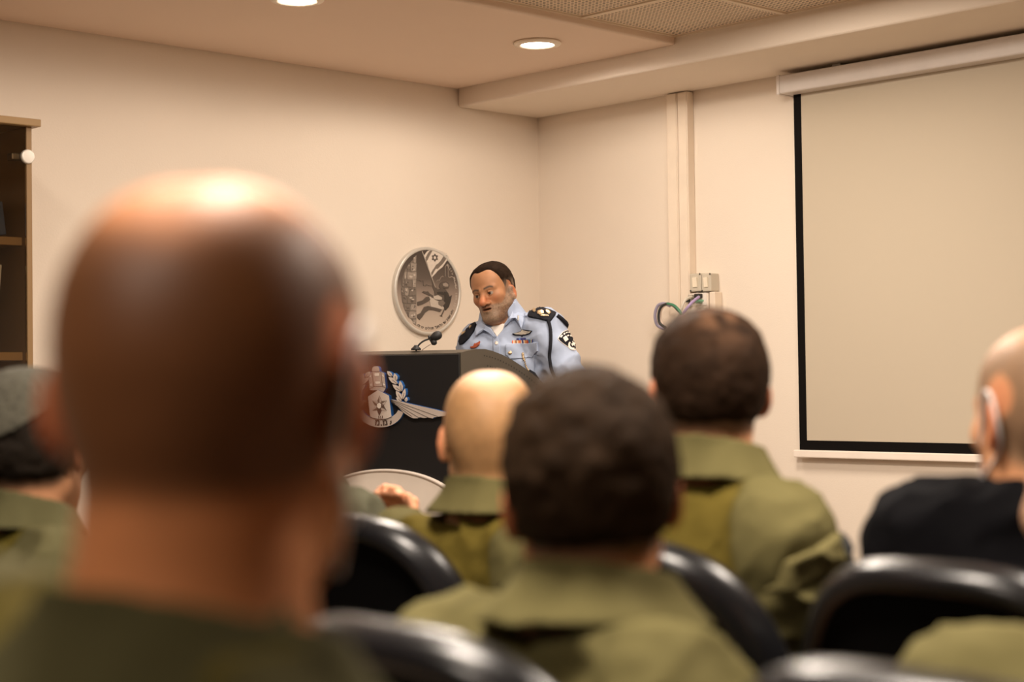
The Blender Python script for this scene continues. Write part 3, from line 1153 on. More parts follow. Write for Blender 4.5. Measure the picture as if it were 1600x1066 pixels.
        def fn(x, y, z):
            x, y, z = x - c0.x, y - c0.y, z - c0.z
            a = rgt[0] * x + rgt[1] * y + rgt[2] * z
            b = fwd[0] * x + fwd[1] * y + fwd[2] * z
            c = axis_up.x * x + axis_up.y * y + axis_up.z * z
            rad = np.sqrt((a / 1.06) ** 2 + b * b)
            ang = np.arctan2(np.abs(a), b)
            top = h + .012 * np.cos(ang + PI) * 1.0
            t = np.clip(c / h, 0, 1)
            wav = .004 * vnoise(a, b, c, 28, 5)
            rin = r + .004 * (1 - t)
            rout = r + .010 + flare * (1 - t) ** 1.3 + wav
            d = np.maximum(rin - rad, rad - rout) * .8
            d = np.maximum(d, np.maximum(-c - .002, c - top))
            return np.maximum(d, (math.radians(gap) - ang) * r)
        R = .17
        Fd.add(fn, np.array(c0) - R, np.array(c0) + R)
        ax = [np.arange(c0[i] - R + .02, c0[i] + R - .02, res) for i in range(3)]
        color = np.array(color)
        return sdf_obj(name, Fd, ax, FABRIC, parent, lambda V: np.tile(color, (len(V), 1)) * (1 + .06 * vnoise(*V.T, 20, 2))[:, None], it=2)

    def trousers(self, color, res=.012, name='trousers'):
        Fd = Field()
        J = self.joints()
        h = J['hip']
        Fd.ell(h + Vector((0, .0, .0)), (.182, .132, .085 if self.pose.get('sit', True) else .14), .05)
        for c in 'lr':
            Fd.cap(J['hj' + c], J['kn' + c], .082, .066, .05)
            Fd.cap(J['kn' + c], J['an' + c], .066, .058, .04)

        def post(d, x, y, z):
            return d + .005 * vnoise(x, y, z, 16, 4) * (np.abs(d) < .05)
        Fd.post = post
        ys = (-.22, .56) if self.pose.get('sit', True) else (-.2, .2)
        ax = (np.arange(-.26, .26, res), np.arange(ys[0], ys[1], res), np.arange(.02, h.z + .17, res))
        color = np.array(color)
        o = sdf_obj(name, Fd, ax, FABRIC, self.root, lambda V: np.tile(color, (len(V), 1)), it=1)
        for c in 'lr':
            Fb = Field()
            a, t = J['an' + c], J['to' + c]
            Fb.cap(a + Vector((0, 0, .12)), a, .050, .048, .02)
            Fb.cap(a + Vector((0, -.03, -.035)), t, .046, .040, .03)
            Fb.post = lambda d, x, y, z: np.maximum(d, .002 - z)
            ax = (np.arange(a.x - .09, a.x + .09, .008), np.arange(a.y - .11, t.y + .07, .008), np.arange(-.01, a.z + .2, .008))
            sdf_obj('boot', Fb, ax, SHOE, self.root, None, it=1)
        return o

    def patch(self, name, region, off, color, parent, lo, hi, res=.004, field=None, m=None, base=-.004):
        """A piece of cloth that follows the jacket: between base and off over its surface, inside region(x, y, z)."""
        f = field or self.jf
        ax = [np.arange(lo[i], hi[i], res) for i in range(3)]
        d = f.grid(*ax)
        x, y, z = ax[0][:, None, None], ax[1][None, :, None], ax[2][None, None, :]
        dd = np.maximum(np.maximum(d - off, -d + base), region(x, y, z))
        V, Q = nets(dd, *ax)
        if len(V) < 8: return None
        V = relax(V, Q, 1)
        me = np_mesh(name, V, Q)
        set_col(me, np.tile(np.array(color), (len(V), 1)))
        o = bpy.data.objects.new(name, me)
        me.materials.append(m or FABRIC)
        COL.objects.link(o)
        o.parent = parent
        return o

    def mask(self, r=.0024, sides=(1, -1)):
        """Folded medical mask over nose and mouth with loops behind the ears."""
        Fd = Field()
        q = dict(self.q)

        def fn(x, y, z):
            a, b, c = self.tohead(x, y, z)
            d = head_d(a, b, c, q, ears=False, face=True)
            d = np.abs(d - .006) - .0018
            return np.maximum(np.maximum(d, q.get('maskb', .040) - b), np.maximum(c + .022 - .02 * (b > .1), -.112 - c)) * self.sc
        Fd.add(fn, self.hc - .16, self.hc + .16)
        h = self.hc
        mo = sdf_obj('face_mask', Fd, [np.arange(h[i] - .15, h[i] + .15, .004) for i in range(3)], MASKM, self.root, None, it=1)
        for s in sides:
            bm = bmesh.new()
            w = self.q.get('w', 1.)
            P = [(.066, .045, -.035), (.076 * w, .022, .012), (.083 * w, .004, .036), (.088 * w, -.018, .028), (.086 * w, -.026, .0), (.078 * w, -.020, -.032), (.074, .010, -.058), (.064, .045, -.075)]
            add_tube(bm, smooth_pts([self.fromhead((s * a, b, c)) for a, b, c in P], 6), r, 8)
            me = bpy.data.meshes.new('ear_loop')
            bm.to_mesh(me); bm.free()
            o = bpy.data.objects.new('ear_loop', me)
            me.materials.append(MASKM)
            COL.objects.link(o)
            o.parent = mo
        return mo


# where everybody looks
SPK = W(771, 461, 6.4)


def look(h):
    d = SPK - Vector(h)
    return math.degrees(math.atan2(d.y, d.x))


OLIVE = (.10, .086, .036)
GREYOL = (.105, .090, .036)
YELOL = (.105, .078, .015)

# 1 -- bald man close to the camera
h = W(344, 612, .97)
P = Person('bald man in olive fatigues, closest to the camera on the left', h, look(h) - 13, 4, {'kn': .27, 'sh': h.z - .212, 'shl': (-.190, .005, h.z - .195), 'shr': (.125, .0, h.z - .242)}, {'w': 1.04, 'maskb': .080, 'ear': .68, 'neck': 1.10}, hp=-3, hr=0)
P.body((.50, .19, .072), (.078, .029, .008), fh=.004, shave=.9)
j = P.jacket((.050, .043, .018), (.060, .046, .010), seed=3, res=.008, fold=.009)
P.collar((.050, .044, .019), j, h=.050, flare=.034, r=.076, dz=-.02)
P.trousers((.06, .055, .026))
P.mask(.0030)

# 2 -- man with the skullcap at the left edge
h = W(50, 702, 2.75)
P = Person('dark-haired man in a grey-green knitted skullcap at the left edge', h, look(h), 2, {'kn': .27}, {'ear': .40})
P.body((.38, .18, .09), (.03, .022, .016))
P.hair((.016, .012, .009), 'full', t=.010)
n_ = np.array((-.26, -.50, .83)); n_ /= np.linalg.norm(n_)


q_cap = .080


def capfn(p):
    Fd = Field()

    def fn(x, y, z):
        a, b, c = p.tohead(x, y, z)
        d = head_d(a, b, c, p.q, ears=False, face=False) - .0165 - .0012 * vnoise(a, b, c, 160, 5)
        e = a * n_[0] + b * n_[1] + c * n_[2]
        return np.maximum(np.maximum(d, q_cap - e), -(d + .006))
    Fd.add(fn, p.hc - .16, p.hc + .16)
    return Fd


sdf_obj('skullcap', capfn(P), [np.arange(P.hc[i] - .15, P.hc[i] + .15, .004) for i in range(3)],
        mat('knit_wool', (.060, .054, .037), rough=.95, var=.35, scale=90, bump=.8, bscale=220), P.root, None, it=1)
j = P.jacket((.070, .062, .028), (.085, .066, .012), seed=5)
P.collar((.070, .063, .029), j)
P.trousers(OLIVE)

# 3 -- fair, nearly bald man
h = W(766, 686, 2.9)
P = Person('man with a nearly bald fair head in olive fatigues, in front of the lectern', h, look(h), 2, {}, {'ear': .42, 'w': .97})
P.body((.55, .29, .145), (.33, .18, .075), shave=.75)
j = P.jacket(GREYOL, YELOL, seed=8)
P.collar(GREYOL, j, h=.054, flare=.028)
P.trousers(OLIVE)

# 4 -- man with thick dark hair in the middle
h = W(921, 776, 1.72)
P = Person('man with thick short dark hair in olive fatigues, in the middle of the photo', h, look(h) + 2, 2, {'kn': .24, 'pz': -.01, 'sh': h.z - .20, 'shl': (-.145, .005, h.z - .2), 'shr': (.150, .005, h.z - .205)}, {'ear': .62, 'w': .94}, hp=-4, hr=-3)
P.body((.40, .17, .075), (.03, .02, .014))
P.hair((.023, .013, .007), 'full', t=.0125, clump=.0035,
       extra=lambda a, b, c: .010 * np.exp(-(((a - .02) / .03) ** 2 + ((b - .03) / .05) ** 2)) * (c > .08))
j = P.jacket(GREYOL, YELOL, seed=12, fold=.011)
P.collar(GREYOL, j, h=.054, flare=.036, r=.070)
P.trousers(OLIVE)

# 5 -- man with thinning dark hair on the right
h = W(1104, 614, 2.5)
P = Person('man with thinning dark brown hair in olive fatigues, left of the projector screen', h, look(h) + 3, 4, {}, {'ear': .60, 'w': .955})
P.body((.52, .25, .13), (.05, .03, .018))
P.hair((.022, .012, .007), 'short', t=.008, clump=.002,
       tip=lambda C, a, b, c: mix(C, np.ones_like(C) * np.array((.17, .085, .045)),
                                  .75 * sstep(.02, .10, c) * np.exp(-((b + .045) / .06) ** 2 - (a / .036) ** 2) * np.clip(.6 + 1.2 * vnoise(a, b, c, 55, 4), 0, 1)))
j = P.jacket(GREYOL, YELOL, seed=21)
P.collar(GREYOL, j, h=.054, flare=.028)
J = P.J
u = (J['elr'] - J['shr']).normalized()
sh = J['shr']


def alongr(x, y, z, t0, t1):
    t = (x - sh.x) * u.x + (y - sh.y) * u.y + (z - sh.z) * u.z
    return np.maximum(t0 - t, t - t1)


lo, hi = np.array(sh) + (-.12, -.16, -.30), np.array(sh) + (.18, .16, .06)
P.patch('sleeve_pocket', lambda x, y, z: np.maximum(alongr(x, y, z, .0, .13), np.maximum(sh.x + .008 - x, np.abs(y - sh.y + .035) - .045)), .010, (.115, .098, .040), j, lo, hi)
P.patch('pocket_flap', lambda x, y, z: np.maximum(alongr(x, y, z, -.012, .030), np.maximum(sh.x + .004 - x, np.abs(y - sh.y + .035) - .048)), .015, (.125, .106, .044), j, lo, hi)
P.patch('sleeve_badge', lambda x, y, z: np.maximum(alongr(x, y, z, .01, .085), np.maximum(sh.x + .02 - x, np.abs(y - sh.y - .045) - .028)), .012, (.022, .023, .024), j, lo, hi)
P.trousers(OLIVE)

# 6 -- shaven man in a black T-shirt at the right edge
h = W(1634, 655, 2.1)
P = Person('man with a shaven head in a black T-shirt at the right edge', h, look(h) + 6, 8, {'c7': -.105, 'sh': h.z - .165, 'shl': (-.15, .005, h.z - .165), 'shr': (.16, .005, h.z - .17)}, {'ear': .50, 'maskb': .092}, lean=.04)
P.body((.48, .225, .11), (.16, .105, .062), style='short', shave=.3)
P.jacket((.0035, .0033, .0040), None, seed=30, name='t_shirt', g=.011, cut=.054, fore=False)
P.trousers((.02, .02, .022))
P.mask()

# 7 -- only a shoulder at the lower right corner
h = W(1768, 776, 1.5)
P = Person('person in olive fatigues of whom only a shoulder shows, lower right corner', h, look(h) + 10, -24, {'kn': .27, 'sh': h.z - .215, 'shl': (-.135, .005, h.z - .215), 'ell': (-.11, .03, h.z - .48), 'wrl': (-.06, .20, .63)}, {})
P.body((.55, .31, .19), (.03, .02, .015), fh=.007)
P.hair((.022, .015, .010), 'short', fh=.006)
j = P.jacket(GREYOL, None, seed=33)
P.collar(GREYOL, j)
P.trousers(OLIVE)

# 8 -- man hidden behind the bald one; his arm and clasped hands show
h = W(476, 655, 3.4)
hz = h.z
P = Person('person in a grey-green jacket with raised clasped hands, behind the closest bald man', h, look(h), 6,
           {'ell': (-.20, .25, hz - .40), 'elr': (.21, .24, hz - .40), 'wrl': (-.045, .335, hz - .275), 'wrr': (.045, .325, hz - .285),
            'handr': ((-.35, .25, .9), (.35, .85, -.1), (62, 75, 45)), 'handl': ((.35, .25, .9), (-.35, .9, -.1), (62, 75, 45))}, {})
P.body((.60, .28, .155), (.03, .02, .015), fh=.006, hand_f=.004)
P.hair((.022, .015, .010), 'short', fh=.005)
j = P.jacket((.075, .072, .046), None, seed=37)
P.collar((.075, .072, .046), j)
P.trousers(OLIVE)
J = P.J
d_ = (J['elr'] - J['wrr']).normalized()
bm = bmesh.new()
c_ = J['wrr'] + d_ * .02
add_lathe(bm, [(.036, -.014), (.046, -.012), (.046, .012), (.036, .014), (.036, -.014)], c_, d_, 28)
me = bpy.data.meshes.new('wristwatch'); bm.to_mesh(me); bm.free()
me.materials.append(mat('pale_band', (.60, .56, .44), rough=.5))
o = bpy.data.objects.new('wristwatch', me); COL.objects.link(o); o.parent = P.root

CHAIRS = []



def chair_for(k, dx, dy, rz, lab):
    o = PEOPLE[k][1]
    CHAIRS.append(((o.x + dx, o.y + dy), rz, lab))


chair_for(2, -.055, -.05, 0, 'black chair between the closest bald man and the fair-headed man')
chair_for(3, -.03, -.075, 0, 'black chair of the man with thick dark hair in the middle')
chair_for(4, -.035, -.12, 0, 'black chair behind the man with thinning hair, right of the middle man')
chair_for(5, -.045, -.04, 0, 'black chair of the man in the black T-shirt')
chair_for(6, -.14, -.075, 0, 'black chair at the bottom edge, right of the middle man')
chair_for(0, -.06, .0, 0, 'black chair under the closest bald man')
chair_for(1, -.06, .0, 0, 'black chair of the man in the skullcap')
chair_for(7, -.06, .0, 0, 'black chair behind the person with clasped hands')

# ------------------------------------------------------------------ chairs
SHELL = mat('chair_shell_plastic', (.0065, .0065, .0075), rough=.27, var=.15, scale=8, spec=.36)
PADF = mat('chair_fabric', (.0028, .0026, .0026), rough=.95, var=.3, scale=200, spec=.03, bump=.3, bscale=700)
STEEL = mat('chair_steel', (.05, .05, .052), rough=.35, metal=.7)


def outline(w, h, n=64):
    """Backrest outline in (u, v): arched top, narrower rounded bottom."""
    P = []
    for k in range(n):
        t = 2 * PI * k / n
        c, s = math.cos(t), math.sin(t)
        e = .62
        x = math.copysign(abs(c) ** e, c)
        y = math.copysign(abs(s) ** (e if s < 0 else .80), s)
        x *= (1 - .10 * max(0, -y)) * (1 - .04 * max(0, y))
        P.append((x * w / 2, y * h / 2))
    return P


def make_chair():
    root = empty('conference_chair', (0, 0, 0))
    HB, WB = .50, .47
    zc = .998 - HB / 2
    out = outline(WB, HB)

    def place(u, v, d):                  # u to the side, v up, d forward
        x = -.225 + d + 1.05 * u * u - .10 * (v + HB / 2) - .05 * (v / HB) ** 2
        return Vector((x, u, zc + v))

    def shell(prof):
        bm = bmesh.new()
        rings = []
        for s, d in prof:
            rings.append([bm.verts.new(place(u * (1 - 2 * s / WB), v * (1 - 2 * s / HB), d)) for u, v in out])
        n = len(out)
        for a, b in zip(rings, rings[1:]):
            for k in range(n):
                bm.faces.new((a[k], a[(k + 1) % n], b[(k + 1) % n], b[k])).smooth = True
        return bm, rings

    def close(bm, ring, d, s0):
        n = len(out)
        prev = ring
        for f in (.75, .5, .25):
            cur = [bm.verts.new(place(u * f * (1 - 2 * s0 / WB), v * f * (1 - 2 * s0 / HB), d)) for u, v in out]
            for k in range(n):
                bm.faces.new((prev[k], prev[(k + 1) % n], cur[(k + 1) % n], cur[k])).smooth = True
            prev = cur
        bm.faces.new(prev).smooth = True
    bm, r = shell([(.040, .012), (.037, .003), (.031, -.004), (.024, -.005), (.015, -.001), (.006, .010), (.001, .026), (.0, .038), (.006, .050), (.02, .054)])
    fin('backrest_shell', bm, SHELL, root, True)
    bm, r = shell([(.038, .010)])
    close(bm, r[0], .010, .038)
    fin('back_panel', bm, PADF, root, True)
    bm, r = shell([(.016, .040), (.018, .058), (.030, .070), (.06, .078)])
    close(bm, r[-1], .080, .06)
    fin('backrest_pad', bm, PADF, root, True)
    # seat
    bm = bmesh.new()
    rings = []
    for s, z in ((.03, .385), (.0, .395), (.0, .412), (.02, .422), (.06, .428)):
        ring = []
        for k in range(48):
            t = 2 * PI * k / 48
            c, q = math.cos(t), math.sin(t)
            x = math.copysign(abs(c) ** .55, c) * (.185 - s)
            y = math.copysign(abs(q) ** .55, q) * (.228 - s)
            ring.append(bm.verts.new((.025 + x, y, z - .012 * max(0, x / .235) ** 3)))
        rings.append(ring)
    for a, b in zip(rings, rings[1:]):
        for k in range(48):
            bm.faces.new((a[k], a[(k + 1) % 48], b[(k + 1) % 48], b[k])).smooth = True
    bm.faces.new(rings[0]); bm.faces.new(rings[-1])
    fin('seat', bm, PADF, root)
    bm = bmesh.new()
    add_box(bm, (-.15, -.19, .365), (.17, .19, .386))
    fin('seat_pan', bm, SHELL, root, bevel=.008)
    for s in (-1, 1):
        bm = bmesh.new()
        add_tube(bm, smooth_pts([(.13, s * .20, .375), (.155, s * .208, .34), (.165, s * .215, .01)], 5), .0125, 12)
        fin('leg', bm, STEEL, root, True)
        bm = bmesh.new()
        add_tube(bm, smooth_pts([(-.12, s * .20, .375), (-.16, s * .208, .34), (-.20, s * .215, .01)], 5), .0125, 12)
        fin('leg', bm, STEEL, root, True)
    for s in (-1, 1):
        bm = bmesh.new()
        add_tube(bm, smooth_pts([(-.05, s * .11, .372), (-.18, s * .11, .385), (-.225, s * .11, .44), (-.222, s * .11, .56)], 6), .011, 10)
        fin('back_support', bm, STEEL, root, True)
    return root


def copy_tree(o, parent=None):
    c = o.copy()
    COL.objects.link(c)
    if parent is not None:
        c.parent = parent
        c.matrix_parent_inverse = o.matrix_parent_inverse.copy()
    for ch in list(o.children):
        copy_tree(ch, c)
    return c


proto = make_chair()
first = True
for pt, rz, lab in CHAIRS:
    c = proto if first else copy_tree(proto)
    first = False
    c.location = (pt[0], pt[1], 0)
    c.rotation_euler = (0, 0, math.radians(rz))
    tag(c, lab, 'chair', 'black conference chairs in rows')

# ------------------------------------------------------------------ lectern
LD = 5.9
fc = W(720, 551, LD)
na = math.radians(A0 + 180 - 24 + 4.4)
LNn = Vector((math.cos(na), math.sin(na), 0))             # normal of the front panel
LU = Vector((-LNn.y, LNn.x, 0))                           # to the right as the audience sees it
if LU.dot(CM @ Vector((1, 0, 0))) < 0: LU = -LU
FP = Vector((fc.x, fc.y, 0))


def fr(px, py, d=0.):
    return hit(px, py, FP + LNn * d, LNn)


HALF = (fr(720, 560) - fr(597, 560)).dot(LU)
LC = FP - LU * HALF
LTOP = fc.z
root = empty('lectern', (LC.x - LNn.x * .25, LC.y - LNn.y * .25, 0), 0, 'dark grey metal lectern with a winged police unit emblem, left of the speaker', 'lectern')
GREY = mat('lectern_grey_metal', (.068, .056, .042), rough=.42, var=.06, scale=30, metal=.0, spec=.4)
BLK = mat('lectern_black_panel', (.0095, .0085, .0085), rough=.4, var=.1, scale=10, spec=.35)
# cheeks: flare outwards to the back; their top edge is the curved outline
ca = math.radians(math.degrees(math.atan2(-LNn.y, -LNn.x)) - 20)
CR = Vector((math.cos(ca), math.sin(ca), 0))
CN = Vector((CR.y, -CR.x, 0))
if CN.dot(LU) < 0: CN = -CN
prof = []
for px, py in ((720, 551), (733, 547.6), (746, 545.4), (758, 545.6), (770, 548.6), (784, 554), (800, 562.3), (816, 572.5), (832, 584), (846, 596), (856, 606), (862, 614)):
    w = hit(px, py, FP, CN)
    prof.append(((w - FP).dot(CR), w.z))
prof[0] = (0., LTOP)
smax_ = prof[-1][0]


def mirror(v):
    return v - LU * (2 * (v - LC).dot(LU))


TH = .018
for sgn in (1, -1):
    bm = bmesh.new()
    pts = [FP + CR * s + Vector((0, 0, z)) for s, z in prof] + [FP + CR * smax_ + Vector((0, 0, .75)), FP + CR * (smax_ - .1) + Vector((0, 0, .06)), FP + Vector((0, 0, .06))]
    add_poly(bm, pts, CN, .0, 0, 0, -TH)
    bm.faces.new([v for v in bm.verts][len(pts):])
    # rows of round holes along the curve
    cum = [0.]
    for (s0, z0), (s1, z1) in zip(prof, prof[1:]): cum.append(cum[-1] + math.hypot(s1 - s0, z1 - z0))

    def on(l, off):
        i = max(k for k in range(len(cum)) if cum[k] <= l or k == 0)
        i = min(i, len(prof) - 2)
        t = (l - cum[i]) / (cum[i + 1] - cum[i])
        (s0, z0), (s1, z1) = prof[i], prof[i + 1]
        tx, tz = s1 - s0, z1 - z0
        L_ = math.hypot(tx, tz)
        return s0 + tx * t + tz / L_ * off, z0 + tz * t - tx / L_ * off
    for off, l0 in ((.024, .13), (.058, .155)):
        l = l0
        while l < cum[-1] - .02:
            s, z = on(l, off)
            if s < smax_ - .01:
                c = FP + CR * s + Vector((0, 0, z))
                vs = [bm.verts.new(c + (CR * math.cos(2 * PI * k / 8) + Vector((0, 0, 1)) * math.sin(2 * PI * k / 8)) * .0028 + CN * .0006) for k in range(8)]
                bm.faces.new(vs).material_index = 1
            l += .0165
    if sgn < 0:
        for v in bm.verts: v.co = mirror(v.co)
    fin('side_panel', bm, [GREY, BLK], root)
# top: follows the cheeks from the front edge back to the reading desk
bm = bmesh.new()
up = Vector((0, 0, .0))
rows = []
for s, z in prof[:-4]:
    a = FP + CR * s - CN * TH * .9 + Vector((0, 0, z - .001))
    rows.append((a, mirror(a)))
ts = [[bm.verts.new(p) for p in r] for r in rows]
bs = [[bm.verts.new(p - Vector((0, 0, .02))) for p in r] for r in rows]
for i in range(len(rows) - 1):
    bm.faces.new((ts[i][0], ts[i + 1][0], ts[i + 1][1], ts[i][1]))
    bm.faces.new((bs[i][0], bs[i][1], bs[i + 1][1], bs[i + 1][0]))
    for k in (0, 1):
        bm.faces.new((ts[i][k], bs[i][k], bs[i + 1][k], ts[i + 1][k]))
for i in (0, -1):
    bm.faces.new((ts[i][0], ts[i][1], bs[i][1], bs[i][0]))
fin('reading_top', bm, GREY, root)
bm = bmesh.new()
a, b = FP - LU * .004, mirror(FP - LU * .004)
for lo_, hi_ in ((.06, LTOP - .004),):
    pts = [b + Vector((0, 0, lo_)), a + Vector((0, 0, lo_)), a + Vector((0, 0, hi_)), b + Vector((0, 0, hi_))]
    add_poly(bm, pts, LNn, .004, 0, 0, -.02)
fin('front_panel', bm, BLK, root, bevel=.003)
bm = bmesh.new()
a, b = FP + LNn * .03, mirror(FP + LNn * .03)
a2, b2 = FP + CR * (smax_ - .05) + CN * .02, mirror(FP + CR * (smax_ - .05) + CN * .02)
add_poly(bm, [b, a, a2, b2], Vector((0, 0, 1)), .06, 0, 0, 0)
bm.faces.new([v for v in bm.verts][4:])
fin('base', bm, GREY, root, bevel=.006)
# white rounded plate on the lower front
cz = fr(607, 733).z
a_, b_ = .31, .17
bm = bmesh.new()
bm2 = bmesh.new()
cx = LC + LU * .012
el = [(math.cos(2 * PI * k / 72), math.sin(2 * PI * k / 72)) for k in range(72)]
add_poly(bm, [cx + LU * a_ * c + Vector((0, 0, cz - b_ + b_ * s)) for c, s in el], LNn, .014, 0, 0, .004)
pl = fin('lower_plate', bm, mat('plate_white', (.66, .58, .50), rough=.4), root, bevel=.002)
for (r0, r1) in ((.955, 1.0),):
    i_ = [bm2.verts.new(cx + LU * a_ * c * r0 + Vector((0, 0, cz - b_ + b_ * s * r0)) + LNn * .020) for c, s in el]
    o_ = [bm2.verts.new(cx + LU * a_ * c * r1 + Vector((0, 0, cz - b_ + b_ * s * r1)) + LNn * .018) for c, s in el]
    o2 = [bm2.verts.new(cx + LU * a_ * c * r1 * 1.005 + Vector((0, 0, cz - b_ + b_ * s * r1 * 1.005)) + LNn * .004) for c, s in el]
    i2 = [bm2.verts.new(cx + LU * a_ * c * r0 + Vector((0, 0, cz - b_ + b_ * s * r0)) + LNn * .012) for c, s in el]
    for A_, B_ in ((i_, o_), (o_, o2), (i2, i_)):
        for k in range(72):
            bm2.faces.new((A_[k], A_[(k + 1) % 72], B_[(k + 1) % 72], B_[k]))
fin('rim', bm2, mat('plate_rim', (.60, .52, .45), rough=.35), pl, True)

# emblem on the front panel
EG = mat('emblem_grey', (.40, .335, .29), rough=.45)
EL = mat('emblem_light', (.50, .43, .375), rough=.45)
EW = mat('emblem_white', (.72, .66, .58), rough=.45)
ED = mat('emblem_dark', (.045, .035, .028), rough=.5)
EB = mat('emblem_blue_edge', (.015, .085, .26), rough=.4)
EM = [EG, EL, EW, ED, EB, mat('emblem_mid', (.12, .098, .08), rough=.45)]


def z4(x, y):                            # zoomed view -> photo pixels
    return 560 + x / 8.2, 560 + y / 8.2


ECX = (fr(*z4(300, 600)) - LC).dot(LU)


def emb(bm, pts, mi, d1=.022, d0=.004, side=4, mir=False, grow=0.):
    P = [fr(*z4(x, y)) for x, y in pts]
    if grow:
        c = sum(P, Vector()) / len(P)
        P = [p + (p - c).normalized() * grow for p in P]
    if mir:
        P = [p - LU * (2 * ((p - LC).dot(LU) - ECX)) for p in P]
    add_poly(bm, P, LNn, d1, mi, side, d0)


def line4(bm, a, b, w, d=.0232, mi=3, mir=False):
    A, B = Vector((*a, 0)), Vector((*b, 0))
    n = Vector((-(B - A).y, (B - A).x, 0)).normalized() * w / 2
    emb(bm, [(A + n)[:2], (B + n)[:2], (B - n)[:2], (A - n)[:2]], mi, d, .0215, mi, mir)


def leaf(a, b, w):
    A, B = np.array(a, float), np.array(b, float)
    d = B - A
    n = np.array((-d[1], d[0])) / np.linalg.norm(d) * w / 2
    return [tuple(A + d * t + n * s) for t, s in ((0, 0), (.2, .62), (.45, 1), (.75, .7), (1, 0), (.75, -.7), (.45, -1), (.2, -.62))]


er = empty('emblem', (0, 0, 0))
er.parent = root
er.location = (0, 0, 0)
er.matrix_parent_inverse = world_of(root).inverted()
# tower
bm = bmesh.new()
emb(bm, [(160, 205), (208, 170), (207, 140), (215, 118), (235, 104), (262, 101), (285, 107), (300, 125), (305, 168), (362, 190), (384, 378), (352, 432), (300, 410), (190, 410), (176, 392)], 0)
for p in ([(240, 192), (298, 190), (300, 225), (244, 228)], [(250, 297), (310, 296), (313, 324), (255, 327)], [(338, 208), (360, 222), (364, 240), (342, 228)], [(345, 318), (375, 332), (376, 350), (350, 340)], [(180, 226), (200, 214), (203, 234), (184, 246)], [(186, 334), (206, 320), (210, 345), (190, 355)]):
    emb(bm, p, 2, .0234, .0215, 3)
for a, b in (((208, 168), (308, 168)), ((208, 170), (232, 362)), ((320, 172), (342, 360)), ((232, 362), (342, 360)), ((232, 362), (176, 392)), ((342, 360), (384, 378)), ((160, 205), (176, 392))):
    line4(bm, a, b, 5)
fin('tower_relief', bm, EM, er)
# shield with the star
bm = bmesh.new()
emb(bm, [(162, 490), (292, 405), (430, 478), (462, 745), (400, 770), (312, 778), (240, 765), (190, 745)], 1, .027)
cx_, cy_ = 312, 605
star = []
for k in range(12):
    a = -PI / 2 + k * PI / 6
    r = (112 if k % 2 == 0 else 60)
    star.append((cx_ + r * .93 * math.cos(a) * (1.0), cy_ + r * 1.14 * math.sin(a)))
emb(bm, star, 5, .029, .0268, 3)
for k in range(0, 12, 1):
    if k in (5, 6): 
        emb(bm, [star[k], star[(k + 1) % 12], (cx_, cy_)], 3, .0298, .0288, 3)
    elif k % 2 == 0:
        emb(bm, [star[k], star[(k + 1) % 12], (cx_, cy_)], 0, .0294, .0288, 3)
hexa = [(cx_ + 38 * math.cos(-PI / 2 + k * PI / 3), cy_ + 46 * math.sin(-PI / 2 + k * PI / 3)) for k in range(6)]
emb(bm, hexa, 3, .0305, .029, 3)
emb(bm, [(cx_ + (x - cx_) * .84, cy_ + (y - cy_) * .84) for x, y in hexa], 2, .0312, .0304, 3)
for x in (300, 330, 352):
    pass
emb(bm, [(298, 735), (308, 735), (310, 775), (300, 772)], 3, .0285, .0268, 3)
emb(bm, [(322, 738), (330, 738), (333, 775), (325, 775)], 3, .0285, .0268, 3)
emb(bm, [(345, 735), (352, 732), (355, 768), (348, 772)], 3, .0285, .0268, 3)
fin('shield_relief', bm, EM, er)
# ring with the lettering
bm = bmesh.new()
c0, R1, R0 = (300, 640), 1., .0
outer, inner = [], []
for k in range(25):
    a = math.radians(12 + k * (156 / 24))
    outer.append((310 + 300 * math.cos(a) * 1.0, 640 + 243 * math.sin(a)))
    inner.append((310 + 232 * math.cos(a), 630 + 148 * math.sin(a)))
emb(bm, outer + inner[::-1], 0, .020)
fin('ring_relief', bm, EM, er)
# laurel branches and wings
LEAVES = [((470, 235), (402, 165), 52), ((520, 290), (495, 190), 58), ((540, 330), (418, 240), 62), ((590, 425), (565, 285), 55), ((585, 425), (470, 335), 60),
          ((600, 530), (632, 385), 50), ((590, 530), (515, 415), 62), ((640, 560), (650, 495), 40), ((590, 555), (515, 500), 45)]
WING = [(445, 525), (560, 545), (690, 580), (900, 628), (1040, 660), (1155, 692), (1150, 735), (1080, 742), (1050, 748), (1000, 755), (985, 770), (920, 755), (895, 762), (860, 762), (820, 752), (790, 768), (740, 768), (700, 752), (620, 700), (540, 620)]
FEA = [((445, 527), (1050, 745)), ((450, 535), (930, 760)), ((455, 545), (815, 765)), ((455, 555), (720, 745))]
for mir in (False, True):
    bm = bmesh.new()
    for a, b, w in LEAVES:
        emb(bm, leaf(a, b, w), 1, .024, .004, 4, mir)
        m = ((a[0] * .4 + b[0] * .6), (a[1] * .4 + b[1] * .6))
        line4(bm, a, m, 5, .0246, 3, mir)
    for p in ([(415, 160), (460, 170), (510, 185), (560, 215), (570, 275), (630, 300), (640, 370), (665, 400), (668, 560), (600, 560), (500, 450), (450, 330)],):
        emb(bm, [(x + 8, y - 6) for x, y in p], 4, .0035, .001, 4, mir)
    fin('laurel_branch', bm, EM, er)
    bm = bmesh.new()
    emb(bm, WING, 0, .024, .004, 4, mir)
    for a, b in FEA: line4(bm, a, b, 6, .0246, 3, mir)
    fin('wing', bm, EM, er)


